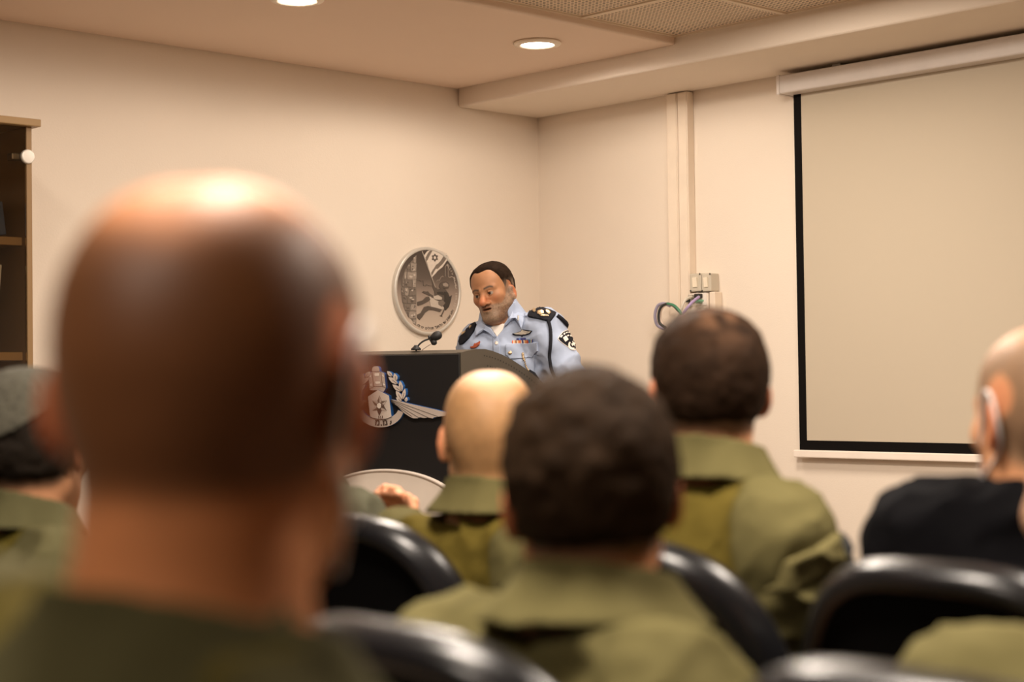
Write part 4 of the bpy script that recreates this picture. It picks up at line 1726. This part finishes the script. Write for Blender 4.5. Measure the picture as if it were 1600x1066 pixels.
def glyph(ch, size, org, u, v, n, depth, wgt=0.):
    """One character as a solid standing on the plane through org with axes u (right), v (up)."""
    cu = bpy.data.curves.new('glyph', 'FONT')
    cu.body = ch
    cu.size = size
    cu.align_x = 'CENTER'
    cu.extrude = depth / 2
    cu.offset = wgt
    ob = bpy.data.objects.new('glyph', cu)
    COL.objects.link(ob)
    me = bpy.data.meshes.new_from_object(ob.evaluated_get(bpy.context.evaluated_depsgraph_get()))
    bpy.data.objects.remove(ob)
    bpy.data.curves.remove(cu)
    M = Matrix((u, v, n)).transposed().to_4x4()
    M.translation = org + n * depth / 2
    me.transform(M)
    return me


def letters(name, items, m, parent):
    bm = bmesh.new()
    for it in items:
        me = glyph(*it)
        bm.from_mesh(me)
        bpy.data.meshes.remove(me)
    return fin(name, bm, m, parent, recalc=False)


UP = Vector((0, 0, 1))
sc_ = (fr(*z4(0, 100)) - fr(*z4(0, 200))).length / 100       # metres per zoomed pixel
items = [('\u05de', 62 * sc_, fr(*z4(310, 628), .0312), LU, UP, LNn, .002, .0004)]
for ch, x, y, ang in (('\u05de', 245, 848, -4), ('.', 297, 852, 2), ('\u05de', 350, 846, 10), ('.', 415, 834, 20), ('\u05f3', 440, 850, 26)):
    a = math.radians(ang)
    u = LU * math.cos(a) + UP * math.sin(a)
    v = UP * math.cos(a) - LU * math.sin(a)
    items.append((ch, 105 * sc_, fr(*z4(x, y + 10), .0205), u, v, LNn, .002, .0008))
letters('lettering', items, ED, er)

# ------------------------------------------------------------------ gooseneck microphone on the lectern
MB_ = mat('mic_black', (.012, .011, .011), rough=.5, var=.2, scale=300, bump=.4, bscale=900)
MD = 6.02
base = W(650, 548.5, MD)
root = empty('gooseneck_microphone', base, 0, 'black gooseneck microphone with a second small microphone clipped on, on the lectern', 'microphone')
bm = bmesh.new()
add_lathe(bm, [(0, .0), (.018, .0), (.018, .006), (.010, .012), (.006, .018), (0, .018)], base + Vector((0, 0, .003)), (0, 0, 1), 24)
fin('base', bm, MB_, root, True)
bm = bmesh.new()
add_tube(bm, smooth_pts([base, W(652, 542.5, MD), W(657, 536.5, MD), W(664, 532, MD), W(673, 529.2, MD)], 8), .0032, 10)
fin('gooseneck', bm, MB_, root, True)
bm = bmesh.new()
ax = (W(689, 521.5, MD) - W(675, 528, MD))
add_lathe(bm, [(0, -.005), (.008, -.004), (.0125, .004), (.0165, .014), (.0165, .024), (.013, .033), (.006, .038), (0, .039)], W(675, 528.3, MD), ax, 24)
fin('microphone_head', bm, MB_, root, True)
bm = bmesh.new()
add_tube(bm, [W(670.5, 526.8, MD), W(674, 533.5, MD)], .0045, 10)
add_tube(bm, [W(669, 527.5, MD), W(672.5, 526.5, MD)], .0065, 10)
fin('clip', bm, MB_, root)
bm = bmesh.new()
add_lathe(bm, [(0, -.011), (.006, -.010), (.0105, -.004), (.0115, .002), (.009, .009), (0, .012)], W(677.8, 535, MD), W(683, 533, MD) - W(674, 537, MD), 20)
sm_ = fin('lapel_microphone', bm, MB_, root, True)
bm = bmesh.new()
add_tube(bm, smooth_pts([W(659, 547.6, MD), W(666, 542.5, MD), W(673, 538.2, MD)], 5), .0012, 8)
fin('thin_cable', bm, mat('mic_cable', (.16, .12, .09), rough=.5), sm_, True)

# ------------------------------------------------------------------ round plaque on the left wall
PD = .022


def lw(x, y, d=PD):                      # zoomed pixels of the plaque (878 px wide crop of 140 px)
    return hit(600 + x / 6.271, 370 + y / 6.271, LW + LN * d, LN)


pc = lw(440, 532)
RA = (lw(765, 532) - lw(105, 532)).length / 2
RV = (lw(440, 104) - lw(440, 964)).length / 2
print('PLAQUE', RA, RV)
RR = (RA + RV) / 2
PU = Vector((1, 0, 0))
pc = Vector((pc.x, YW, pc.z))
root = empty('wall_plaque', pc, 0, 'round silver plaque with a climbing soldier and a flag on the left wall', 'plaque')
bm = bmesh.new()
prof_ = [(RR * .925, .018), (RR * .935, .022), (RR * .985, .021), (RR, .016), (RR, .0)]
add_lathe(bm, prof_, pc, LN, 96)
fin('rim', bm, mat('plaque_rim', (.60, .56, .50), rough=.3, metal=.2), root, True)
# face with the printed tone from dark (top) to pale (bottom)
FM = bpy.data.materials.new('plaque_print')
FM.use_nodes = True
n_t, l_t = FM.node_tree.nodes, FM.node_tree.links
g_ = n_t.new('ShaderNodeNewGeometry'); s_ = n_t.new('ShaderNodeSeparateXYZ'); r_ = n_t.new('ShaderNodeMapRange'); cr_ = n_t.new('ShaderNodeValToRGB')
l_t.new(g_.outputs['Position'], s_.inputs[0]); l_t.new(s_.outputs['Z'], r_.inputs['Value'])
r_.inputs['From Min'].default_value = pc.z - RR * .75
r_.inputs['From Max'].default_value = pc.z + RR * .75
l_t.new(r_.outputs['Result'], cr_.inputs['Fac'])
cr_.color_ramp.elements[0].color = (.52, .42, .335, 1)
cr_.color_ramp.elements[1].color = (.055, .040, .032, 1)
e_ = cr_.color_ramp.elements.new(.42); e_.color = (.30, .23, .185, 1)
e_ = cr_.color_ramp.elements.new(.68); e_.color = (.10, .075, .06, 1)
l_t.new(cr_.outputs['Color'], n_t['Principled BSDF'].inputs['Base Color'])
n_t['Principled BSDF'].inputs['Roughness'].default_value = .45
bm = bmesh.new()
add_lathe(bm, [(0, .018), (RR * .5, .018), (RR * .93, .018)], pc, LN, 96)
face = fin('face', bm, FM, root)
T = [mat('plaque_tone_%d' % i, c, rough=.5, var=.12, scale=120) for i, c in enumerate(((.035, .027, .022), (.085, .065, .052), (.17, .135, .108), (.30, .245, .20), (.50, .425, .355), (.66, .575, .49)))]


def pp(bm, pts, mi, d1=.0195, d0=.018):
    add_poly(bm, [lw(x, y, 0) for x, y in pts], LN, d1, mi, mi, d0)


def pl_(bm, pts, w, mi, d=.0195):
    for a, b in zip(pts, pts[1:]):
        A, B = np.array(a, float), np.array(b, float)
        n = np.array((-(B - A)[1], (B - A)[0])) / (np.linalg.norm(B - A) + 1e-6) * w / 2
        pp(bm, [tuple(A + n), tuple(B + n), tuple(B - n), tuple(A - n)], mi, d)


def inrim(x, y, f=.985):
    x, y = (x - 440) / 305, (y - 530) / 405
    r = math.hypot(x, y)
    if r > f: x, y = x / r * f, y / r * f
    return 440 + x * 305, 530 + y * 405


# stone wall
bm = bmesh.new()
rr = random.Random(4)
edge = [inrim(290, 180)]
pp(bm, [inrim(290, y) for y in range(178, 882, 20)] + [inrim(60, y) for y in range(882, 178, -20)], 2, .0186)
ys = [172, 262, 345, 422, 500, 580, 658, 730, 805, 880]
for i in range(len(ys) - 1):
    y0, y1 = ys[i] + 5, ys[i + 1] - 5
    x = 288
    while x > 120:
        wd_ = rr.choice((45, 60, 75, 95))
        x1 = max(x - wd_, 118)
        xa, xb = x1 + 5, x - 4
        ym = (y0 + y1) / 2
        lim = 440 - 300 * math.sqrt(max(0, 1 - ((ym - 530) / 402) ** 2))
        if xb > lim + 10:
            xa = max(xa, lim + 4)
            P_ = []
            for (ax_, ay_) in ((xa, y0), ((xa + xb) / 2, y0), (xb, y0), (xb, ym), (xb, y1), ((xa + xb) / 2, y1), (xa, y1), (xa, ym)):
                P_.append(inrim(ax_ + rr.uniform(-4, 4), ay_ + rr.uniform(-5, 5)))
            pp(bm, P_, rr.choice((2, 3, 3, 2)), .0205 + rr.uniform(0, .001))
            c_ = ((xa + xb) / 2, ym)
            for q in range(3):
                dx, dy = rr.uniform(-.3, .3) * (xb - xa), rr.uniform(-.3, .3) * (y1 - y0)
                s_x, s_y = (xb - xa) * rr.uniform(.08, .22), (y1 - y0) * rr.uniform(.06, .2)
                pp(bm, [inrim(c_[0] + dx + s_x * math.cos(a) * rr.uniform(.6, 1.2), c_[1] + dy + s_y * math.sin(a) * rr.uniform(.6, 1.2)) for a in [k * PI / 3 for k in range(6)]],
                   rr.choice((1, 1, 4, 4)), .0216 + q * .0001)
        x = x1
fin('stone_wall_relief', bm, T, face)
# flag on its pole
bm = bmesh.new()
pp(bm, [(362, 190), (392, 150), (415, 136), (470, 128), (530, 140), (585, 165), (612, 205), (575, 255), (545, 300), (500, 335), (470, 370), (440, 402), (425, 350), (400, 275), (385, 230)], 5, .0192)
pp(bm, [(378, 208), (402, 165), (420, 140), (448, 134), (432, 165), (412, 200), (398, 232), (388, 240)], 2, .0197)
pp(bm, [(432, 358), (448, 330), (470, 300), (480, 280), (505, 262), (530, 235), (550, 200), (562, 178), (592, 190), (575, 230), (548, 268), (525, 290), (500, 318), (478, 318), (462, 345), (440, 385)], 2, .0197)
pl_(bm, [(345, 145), (440, 405)], 5, 4, .0202)
for s_g in (0, PI):
    tri = [(470 + 31 * math.sin(s_g + k * 2 * PI / 3), 208 - 37 * math.cos(s_g + k * 2 * PI / 3)) for k in range(3)]
    pl_(bm, tri + [tri[0]], 8, 1, .0199 if s_g else .0200)
fin('flag_relief', bm, T, face)
# skyline
bm = bmesh.new()
pl_(bm, [(486, 440), (500, 425), (515, 432), (530, 400), (548, 388), (556, 398)], 4, 3)
pl_(bm, [(572, 392), (572, 300), (586, 276), (600, 300), (602, 394)], 4, 3)
pl_(bm, [(604, 395), (620, 402), (630, 392), (655, 400), (662, 410), (664, 450), (672, 458), (672, 500), (686, 508)], 4, 4)
pl_(bm, [(298, 432), (320, 428), (330, 438), (355, 432), (360, 482), (380, 486), (390, 472), (410, 482), (440, 486)], 4, 1)
fin('skyline_relief', bm, T, face)
# climbing soldier
bm = bmesh.new()
pp(bm, [(440, 420), (458, 440), (470, 490), (500, 520), (540, 505), (575, 520), (605, 560), (612, 600), (595, 650), (560, 680), (520, 690), (488, 640), (470, 600), (465, 540), (448, 500), (445, 460)], 1, .0200)
pp(bm, [(510, 490), (520, 462), (545, 440), (580, 440), (606, 458), (612, 485), (600, 510), (570, 516), (545, 500), (525, 512)], 1, .0206)
pp(bm, [(545, 462), (575, 452), (600, 470), (598, 490), (570, 492), (548, 480)], 3, .0209)
pp(bm, [(345, 548), (355, 535), (385, 540), (400, 535), (420, 560), (470, 588), (478, 612), (440, 600), (400, 572), (370, 560)], 1, .0204)
pp(bm, [(455, 585), (500, 575), (540, 600), (535, 620), (480, 618), (458, 605)], 4, .0208)
pp(bm, [(405, 585), (440, 590), (470, 620), (520, 640), (560, 700), (520, 735), (470, 720), (430, 690), (420, 640), (410, 610)], 4, .0203)
pp(bm, [(298, 640), (350, 625), (385, 592), (412, 588), (425, 620), (400, 640), (350, 665), (300, 680)], 1, .0206)
pp(bm, [(296, 765), (330, 750), (365, 690), (400, 680), (470, 695), (540, 715), (520, 740), (450, 722), (410, 720), (375, 745), (345, 790), (320, 818), (300, 800)], 1, .0207)
pp(bm, [(560, 540), (590, 545), (612, 590), (636, 575), (622, 640), (606, 690), (575, 725), (560, 700), (540, 660), (565, 620)], 0, .0210)
pp(bm, [(490, 545), (540, 540), (575, 560), (560, 575), (500, 565)], 0, .0211)
pp(bm, [(500, 640), (545, 625), (570, 650), (540, 690), (505, 670)], 2, .0211)
pl_(bm, [(578, 690), (556, 730), (532, 780)], 9, 1, .0206)
pl_(bm, [(520, 775), (542, 782)], 8, 1, .0206)
pl_(bm, [(440, 405), (452, 440), (474, 500)], 4, 4, .0212)
fin('climber_relief', bm, T, face)
# inscription along the edge, read from the upper right round to the bottom
items_d, items_l = [], []
txt1 = '\u05d0\u05e8\u05d3\u05d5\u05e3 \u05d0\u05d5\u05d9\u05d1\u05d9 \u05d5\u05d0\u05e9\u05d9\u05d2\u05dd'
txt2 = '\u05d5\u05dc\u05d0 \u05d0\u05e9\u05d5\u05d1 \u05e2\u05d3 \u05db\u05dc\u05d5\u05ea\u05dd" \u05ea\u05d4\u05d9\u05dc\u05d9\u05dd \u05d9\u05d7 \u05dc\u05d7'
for txt, a0, a1 in ((txt1, 46, -22), (txt2, -30, -112)):
    n = len(txt)
    for i, ch in enumerate(txt):
        if ch == ' ': continue
        a = math.radians(a0 + (a1 - a0) * i / (n - 1))
        rad = RR * .925 * .945
        p = pc + PU * rad * math.cos(a) + UP * rad * math.sin(a)
        v = -(PU * math.cos(a) + UP * math.sin(a))          # letters stand towards the centre
        u = v.cross(LN)
        (items_l if txt is txt1 else items_d).append((ch, RR * .088, p + LN * .018, u, v, LN, .0012, .0002))
letters('lettering', items_l, T[4], face)
letters('lettering', items_d, T[1], face)

# ------------------------------------------------------------------ the speaker
HD = W(770, 455, 6.4)
B = A0 + 180
P = Person('standing bearded man in a pale blue police shirt speaking at the lectern', HD, B - 26, B - 24, {'sit': False}, {'jaw': 1.08, 'w': 1.04, 'jowl': True, 'nose': 1.28, 'nosez': .005, 'mouth': .004, 'ear': .36, 'neck': 1.16, 'earz': .027, 'recess': .012, 'gaze': .0015},
           hp=-11, hr=12, lean=.17, sc=.90)
for k, w in (('shl', W(853, 519, 6.34)), ('shr', W(747, 540, 6.46)), ('ell', W(899, 606, 6.24)), ('elr', W(738, 640, 6.56)), ('wrl', W(888, 690, 6.08)), ('wrr', W(742, 730, 6.50))):
    P.pose[k] = tuple(P.loc(w))
P.pose['sh'] = (P.pose['shl'][2] + P.pose['shr'][2]) / 2
P.pose['build'] = 1.03
P.pose['belly'] = .03



def beard(C, a, b, c):
    n1 = vnoise(a, b, c, 520, 3)
    n2 = vnoise(a, b, c, 230, 5)
    s = np.abs(a)
    line = np.interp(b, [-.02, .0, .03, .06, .085, .13], [.0, .004, -.024, -.052, -.048, -.046])     # upper edge of the beard
    m = sstep(.004, -.010, c - line) * sstep(-.135, -.115, c) * (b > -.012)
    lipz = np.exp(-((c + .066) / .0085) ** 2 - (a / .021) ** 4) * (b > .08)
    m = np.clip(m * (1 - lipz), 0, 1)
    grey = np.ones_like(C) * np.array((.28, .21, .15))
    dark = np.ones_like(C) * np.array((.060, .034, .020))
    must = np.exp(-((c + .050) / .008) ** 2) * (b > .07)
    patch_ = sstep(.028, .045, s) * sstep(-.060, -.080, c)
    tone = mix(grey, dark, np.clip(.18 + .35 * must + .60 * patch_ + .30 * n2 + .28 * n1, 0, 1))
    C = mix(C, tone, m * np.clip(.74 + .15 * n1, 0, 1))
    # grizzled sideburn
    sb = sstep(.012, .004, np.abs(b - .012) - .006) * sstep(-.03, -.015, c) * sstep(.04, .02, c)
    C = mix(C, np.ones_like(C) * np.array((.17, .12, .085)), .6 * sb)
    mouth = np.exp(-((c + .0665) / .0034) ** 2 - (a / .019) ** 6) * (b > .082)
    C = mix(C, np.ones_like(C) * np.array((.035, .013, .009)), mouth * .95)
    fl = np.exp(-((s - .0) / .022) ** 2 - ((c + .028) / .022) ** 2) * (b > .09) + .6 * np.exp(-((s - .045) / .018) ** 2 - ((c + .028) / .018) ** 2)
    return mix(C, C * np.array((1.10, .80, .74)), np.clip(fl, 0, 1))


P.body((.37, .175, .085), None, fh=.0026, coarse=.012, face_paint=beard, hand_f=.005)


def officer_tip(C, a, b, c):
    g = sstep(.035, .0, c - .01) * (np.abs(a) > .05) * (b > -.04)
    return mix(C, np.ones_like(C) * np.array((.17, .12, .085)), .85 * np.clip(g, 0, 1))


P.hair((.018, .010, .006), 'officer', t=.006, clump=.0015, fh=.0034, tip=officer_tip)
SHIRT = mat('shirt_cotton', (.40, .53, .80), rough=.85, attr=True, var=.03, scale=40, spec=.15, bump=.08, bscale=700)
FABRIC_KEEP = FABRIC
FABRIC = SHIRT
BLUE = (.35, .405, .53)
sh_o = P.jacket(BLUE, None, seed=41, res=.006, fold=.0060, name='shirt', g=.013, cut=.060, fore=False)
P.collar(BLUE, sh_o, h=.075, flare=.030, r=.064, dz=.012, gap=42)
FABRIC = FABRIC_KEEP
P.trousers((.012, .014, .022))
J = P.J
inv = P.root.matrix_world
RM = Matrix.Translation(P.root.location) @ Euler(P.root.rotation_euler).to_matrix().to_4x4()


def bvh_of(objs):
    vs, ps = [], []
    for o in objs:
        b = len(vs)
        vs += [RM @ v.co for v in o.data.vertices]
        ps += [tuple(b + i for i in p.vertices) for p in o.data.polygons]
    return BVHTree.FromPolygons(vs, ps)


BV = bvh_of([sh_o])


def surf(px, py, off=0.):
    r = ray(px, py).normalized()
    h, n, i, dd = BV.ray_cast(CAM, r)
    if h is None:
        h, n, i, dd = BV.find_nearest(CAM + r * 6.4)
    if n.dot(r) > 0: n = -n
    return h + n * off, n


def decal(name, pieces, mats, parent, thick=.0015, off=.0005, cell=2., smooth=True):
    """pieces: (outline in photo pixels, material index[, extra height]); laid on the shirt and given thickness."""
    bm = bmesh.new()
    for pc_ in pieces:
        pts, mi = pc_[0], pc_[1]
        ex = pc_[2] if len(pc_) > 2 else 0.
        b2 = bmesh.new()
        b2.faces.new([b2.verts.new((x, y, 0)) for x, y in pts])
        bmesh.ops.triangulate(b2, faces=b2.faces[:])
        xs = [p[0] for p in pts]; ys_ = [p[1] for p in pts]
        for a, b, nn in ((min(xs), max(xs), (1, 0, 0)), (min(ys_), max(ys_), (0, 1, 0))):
            k = a + cell
            while k < b:
                bmesh.ops.bisect_plane(b2, geom=b2.verts[:] + b2.edges[:] + b2.faces[:], plane_co=Vector(nn) * k, plane_no=nn)
                k += cell
        top, bot = {}, {}
        for v in b2.verts:
            h, n = surf(v.co.x, v.co.y)
            top[v] = bm.verts.new(h + n * (off + ex + thick))
            bot[v] = bm.verts.new(h + n * (off + ex - .002))
        for f in b2.faces:
            vs = f.verts[:]
            nf = bm.faces.new([top[v] for v in vs]); nf.material_index = mi; nf.smooth = smooth
            bm.faces.new([bot[v] for v in reversed(vs)]).material_index = mi
        for e in b2.edges:
            if len(e.link_faces) == 1:
                a, b = e.verts
                bm.faces.new((top[a], bot[a], bot[b], top[b])).material_index = mi
        b2.free()
    return fin(name, bm, mats, parent)


def z3(x, y):                            # zoom of 780..930 x 470..600 at 8.2
    return 780 + x / 8.2, 470 + y / 8.2


def z5(x, y):                            # zoom of 700..940 x 390..610 at 4.846
    return 700 + x / 4.846, 390 + y / 4.846


def Z3(*p): return [z3(*q) for q in p]
def Z5(*p): return [z5(*q) for q in p]


NAVY = mat('epaulette_black', (.010, .010, .014), rough=.8, spec=.2)
GOLD = mat('badge_gold', (.55, .40, .24), rough=.35, metal=.6)
SILV = mat('badge_silver', (.62, .58, .50), rough=.3, metal=.5)
WHT = mat('thread_white', (.78, .70, .62), rough=.7)
SHP = mat('shirt_blue', BLUE, rough=.85, var=.03, scale=40, spec=.15, bump=.08, bscale=700)
TEE = mat('undershirt_white', (.80, .72, .65), rough=.9)
C_ = lambda n, c: mat(n, c, rough=.7)
RIB = [C_('ribbon_navy', (.03, .035, .16)), C_('ribbon_red', (.50, .09, .035)), C_('ribbon_orange', (.60, .24, .08)), C_('ribbon_cream', (.65, .52, .38)),
       C_('ribbon_blue', (.08, .18, .42)), C_('ribbon_teal', (.12, .25, .30)), C_('ribbon_brown', (.22, .09, .04))]
# open collar: undershirt, then the two collar leaves with their raised points
decal('undershirt', [(Z5((325, 592), (345, 575), (400, 560), (432, 566), (415, 610), (372, 662), (350, 630)), 0)], [TEE], P.root, .001, .002)


def leaf3(name, pts, parent):
    """Collar leaf: (photo x, y, height over the shirt)."""
    bm = bmesh.new()
    top = []
    for x, y, hgt in pts:
        h, n = surf(x, y)
        top.append(h + (-ray(x, y).normalized()) * hgt)
    c = sum(top, Vector()) / len(top)
    nv = -ray(pts[0][0], pts[0][1]).normalized()
    T_ = [bm.verts.new(p) for p in top]
    B_ = [bm.verts.new(p - nv * .003) for p in top]
    ct, cb = bm.verts.new(c + nv * .004), bm.verts.new(c + nv * .001)
    n = len(T_)
    for k in range(n):
        bm.faces.new((T_[k], T_[(k + 1) % n], ct)).smooth = True
        bm.faces.new((B_[(k + 1) % n], B_[k], cb)).smooth = True
        bm.faces.new((T_[k], B_[k], B_[(k + 1) % n], T_[(k + 1) % n]))
    o = fin(name, bm, [SHP], parent, True)
    md = o.modifiers.new('sub', 'SUBSURF'); md.levels = 2; md.render_levels = 2
    md.subdivision_type = 'SIMPLE'
    return o


leaf3('collar_leaf', [(*z5(508, 385), .030), (*z5(530, 400), .028), (*z5(560, 430), .020), (*z5(575, 480), .016), (*z5(572, 540), .016), (*z5(556, 604), .020), (*z5(540, 555), .030), (*z5(512, 516), .034),
                      (*z5(480, 520), .030), (*z5(455, 550), .022), (*z5(432, 580), .012), (*z5(428, 570), .014), (*z5(462, 520), .028), (*z5(492, 460), .036)], sh_o)
leaf3('collar_leaf', [(*z5(243, 545), .030), (*z5(285, 575), .028), (*z5(328, 598), .022), (*z5(368, 664), .012), (*z5(355, 668), .012), (*z5(310, 628), .022), (*z5(262, 604), .030), (*z5(232, 622), .024), (*z5(207, 655), .016),
                      (*z5(205, 610), .018), (*z5(215, 575), .022)], sh_o)
decal('placket', [(Z5((340, 668), (372, 655), (392, 700), (396, 800), (392, 860), (345, 860)), 0)], [SHP], sh_o, .0025, .0)
for bx, by in ((370, 712), (372, 850)):
    decal('button', [([(z5(bx, by)[0] + 2.6 * math.cos(k * PI / 5), z5(bx, by)[1] + 2.6 * math.sin(k * PI / 5)) for k in range(10)], 0)], [WHT], sh_o, .003, .002, 3.)
# pocket with flap on the chest, gilt button, whistle chain
decal('chest_pocket', [(Z5((440, 800), (660, 800), (650, 1010), (560, 1060), (470, 1010)), 0)], [SHP], sh_o, .003, .0, 3.)
decal('pocket_flap', [(Z5((440, 722), (680, 700), (683, 770), (640, 812), (560, 830), (475, 830), (437, 795)), 0)], [SHP], sh_o, .007, .0, 2.5)
decal('pocket_button', [([(z5(472, 783)[0] + 3.2 * math.cos(k * PI / 5), z5(472, 783)[1] + 3. * math.sin(k * PI / 5)) for k in range(10)], 0)], [GOLD], sh_o, .004, .006, 3.)
bm = bmesh.new()
P_ = [z5(565, 795), z5(570, 830), z5(585, 870), z5(600, 900), z5(615, 920)]
for k in range(14):
    t = k / 13 * (len(P_) - 1)
    i = min(int(t), len(P_) - 2)
    x = P_[i][0] + (P_[i + 1][0] - P_[i][0]) * (t - i); y = P_[i][1] + (P_[i + 1][1] - P_[i][1]) * (t - i)
    h, n = surf(x, y, .009)
    ax_ = (surf(x + .5, y + 1, .009)[0] - h).normalized()
    s_ = .0052 if k < 5 else .0032
    add_lathe(bm, [(0, -.004), (s_, -.002), (s_, .002), (0, .004)], h, ax_ if k % 2 else n, 8)
ch_ = fin('chain', bm, GOLD, sh_o, True)
bm = bmesh.new()
add_tube(bm, [surf(*z5(612, 915), .012)[0], surf(*z5(640, 945), .014)[0], surf(*z5(672, 985), .012)[0]], [.006, .009, .007], 10)
fin('whistle', bm, NAVY, ch_, True)
# wings badge over the ribbon rows
decal('parachute_wings_badge', [(Z3((170, 425), (200, 420), (250, 405), (280, 395), (300, 368), (325, 395), (370, 405), (428, 385), (405, 420), (350, 442), (305, 450), (298, 468), (288, 450), (230, 448), (190, 442)), 1),
                                (Z3((195, 424), (250, 412), (285, 400), (302, 376), (322, 402), (370, 410), (415, 395), (392, 418), (345, 434), (300, 440), (235, 438)), 0, .001)], [SILV, NAVY], sh_o, .002, .003, 2.)
pcs = []
x = 230
for w_, mi in ((30, 0), (26, 4), (30, 0), (34, 0)):
    pcs.append((Z3((x, 488 - 0.02 * x), (x + w_ - 3, 487 - .02 * x), (x + w_ - 3, 508), (x, 512)), mi)); x += w_
x = 165
for w_, mi in ((18, 1), (12, 3), (16, 2), (20, 6), (14, 3), (20, 2), (22, 1), (14, 3), (20, 0), (16, 3), (22, 2), (24, 1), (14, 4), (18, 5), (12, 3), (8, 0)):
    t = (x - 165) / 250
    y0, y1 = 520 - 25 * t, 572 - 28 * t
    pcs.append((Z3((x, y0), (x + w_ - 1, y0 - 2), (x + w_ - 1, y1 - 2), (x, y1)), mi)); x += w_
x = 350
for w_, mi in ((20, 5), (22, 4), (18, 5)):
    pcs.append((Z3((x, 495), (x + w_ - 2, 494), (x + w_ - 2, 506), (x, 508)), mi)); x += w_
decal('ribbon_bar', pcs, RIB, sh_o, .002, .0035, 2.5, False)
decal('red_wing_badge', [(Z5((172, 735), (195, 730), (205, 712), (215, 715), (225, 720), (246, 700), (240, 718), (222, 738), (205, 748), (178, 748)), 0)], [C_('badge_red', (.36, .075, .03))], sh_o, .003, .003, 2.)
decal('collar_pin', [([(z3(270, 240)[0], z3(270, 240)[1]), z3(290, 245), z3(292, 290), z3(280, 295)], 0)], [SILV], sh_o, .002, .022, 3.)
# epaulettes with rank insignia
ep = decal('epaulette', [(Z3((440, 106), (500, 105), (560, 115), (640, 138), (722, 180), (700, 215), (662, 262), (640, 275), (600, 265), (540, 245), (460, 232), (378, 215), (400, 165)), 0)], [NAVY], sh_o, .011, .0, 2.)
ins = [([(z3(466, 153)[0] + 2.7 * math.cos(k * PI / 5), z3(466, 153)[1] + 2.5 * math.sin(k * PI / 5)) for k in range(10)], 0),
       ([(z3(540, 175)[0] + (4.9 if k % 2 else 3.6) * math.cos(k * PI / 6), z3(540, 175)[1] + (3.6 if k % 2 else 2.6) * math.sin(k * PI / 6)) for k in range(12)], 0),
       (Z3((595, 145), (615, 142), (655, 182), (640, 200), (612, 180), (600, 165)), 0), (Z3((535, 205), (560, 200), (600, 205), (640, 212), (632, 225), (580, 222), (545, 216)), 0)]
decal('rank_insignia', ins, [GOLD], ep, .003, .011, 2.)
ep2 = decal('epaulette', [(Z5((214, 562), (218, 572), (205, 600), (200, 620), (165, 670), (120, 715), (98, 722), (88, 700), (100, 670), (140, 620), (180, 580)), 0)], [NAVY], sh_o, .010, .0, 2.)
decal('rank_insignia', [(Z5((165, 600), (188, 588), (184, 600), (166, 616)), 0), (Z5((120, 640), (145, 622), (140, 636), (118, 655)), 0)], [GOLD], ep2, .003, .010, 2.)
decal('epaulette_strap', [(Z3((330, 150), (400, 135), (395, 210), (330, 205)), 0)], [SHP], sh_o, .005, .0, 2.)
# black shoulder cord: from the epaulette down the chest, and over the sleeve
bm = bmesh.new()
add_tube(bm, smooth_pts([surf(*z3(x, y), .008)[0] for x, y in ((620, 255), (640, 310), (655, 400), (660, 500), (658, 600), (655, 700), (668, 800), (690, 880), (720, 950), (750, 1010))], 5), .0065, 10)
fin('shoulder_cord', bm, NAVY, sh_o, True)
bm = bmesh.new()
add_tube(bm, smooth_pts([surf(*z3(x, y), .005)[0] for x, y in ((735, 205), (790, 240), (850, 310), (890, 360), (925, 420), (955, 490), (968, 520))], 5), [.008] * 30 + [.005], 10)
fin('sleeve_cord', bm, NAVY, sh_o, True)
# sleeve badge: white edged black shield with white marks
sp_ = [(748, 488), (770, 450), (805, 405), (850, 380), (890, 372), (925, 420), (955, 480), (985, 545), (1005, 590), (965, 640), (910, 620), (860, 585), (800, 540), (765, 510)]
cxs, cys = 880, 500
inn = [(cxs + (x - cxs) * .93, cys + (y - cys) * .93) for x, y in sp_]
pcs = [(Z3(*sp_), 1), (Z3(*inn), 0, .0008)]
for q in ([(775, 465), (800, 440), (812, 455), (790, 480)], [(815, 430), (832, 415), (842, 430), (826, 446)], [(845, 410), (866, 400), (872, 415), (852, 424)], [(876, 402), (892, 402), (894, 416), (880, 416)],
          [(812, 480), (850, 452), (880, 500), (842, 530)], [(862, 450), (884, 440), (888, 455), (868, 464)], [(900, 448), (918, 452), (916, 464), (900, 460)]):
    pcs.append((Z3(*q), 1, .0016))
ring = [(938 + 62 * math.cos(a), 570 + 66 * math.sin(a)) for a in [math.radians(70 + k * 15) for k in range(11)]]
ring += [(938 + 40 * math.cos(a), 566 + 42 * math.sin(a)) for a in [math.radians(70 + (10 - k) * 15) for k in range(11)]]
pcs.append((Z3(*ring), 1, .0016))
pcs.append((Z3(*[(945 + (34 if k % 2 == 0 else 14) * math.cos(k * PI / 6), 555 + (38 if k % 2 == 0 else 16) * math.sin(k * PI / 6)) for k in range(12)]), 1, .0018))
decal('sleeve_badge', pcs, [NAVY, WHT], sh_o, .0015, .001, 2., False)
decal('sleeve_hem', [(Z3((905, 925), (960, 890), (1040, 878), (1100, 885), (1150, 930), (1145, 955), (1095, 915), (1040, 902), (960, 915), (912, 950)), 0)], [SHP], sh_o, .004, .0, 2.)
S.view_settings.view_transform = 'Standard'
S.view_settings.look = 'None'
S.view_settings.gamma = 1
S.view_settings.use_curve_mapping = False
S.view_settings.exposure = 0.40
S.cycles.use_denoising = True
S.cycles.max_bounces = 8
S.cycles.diffuse_bounces = 5
S.cycles.sample_clamp_indirect = 6
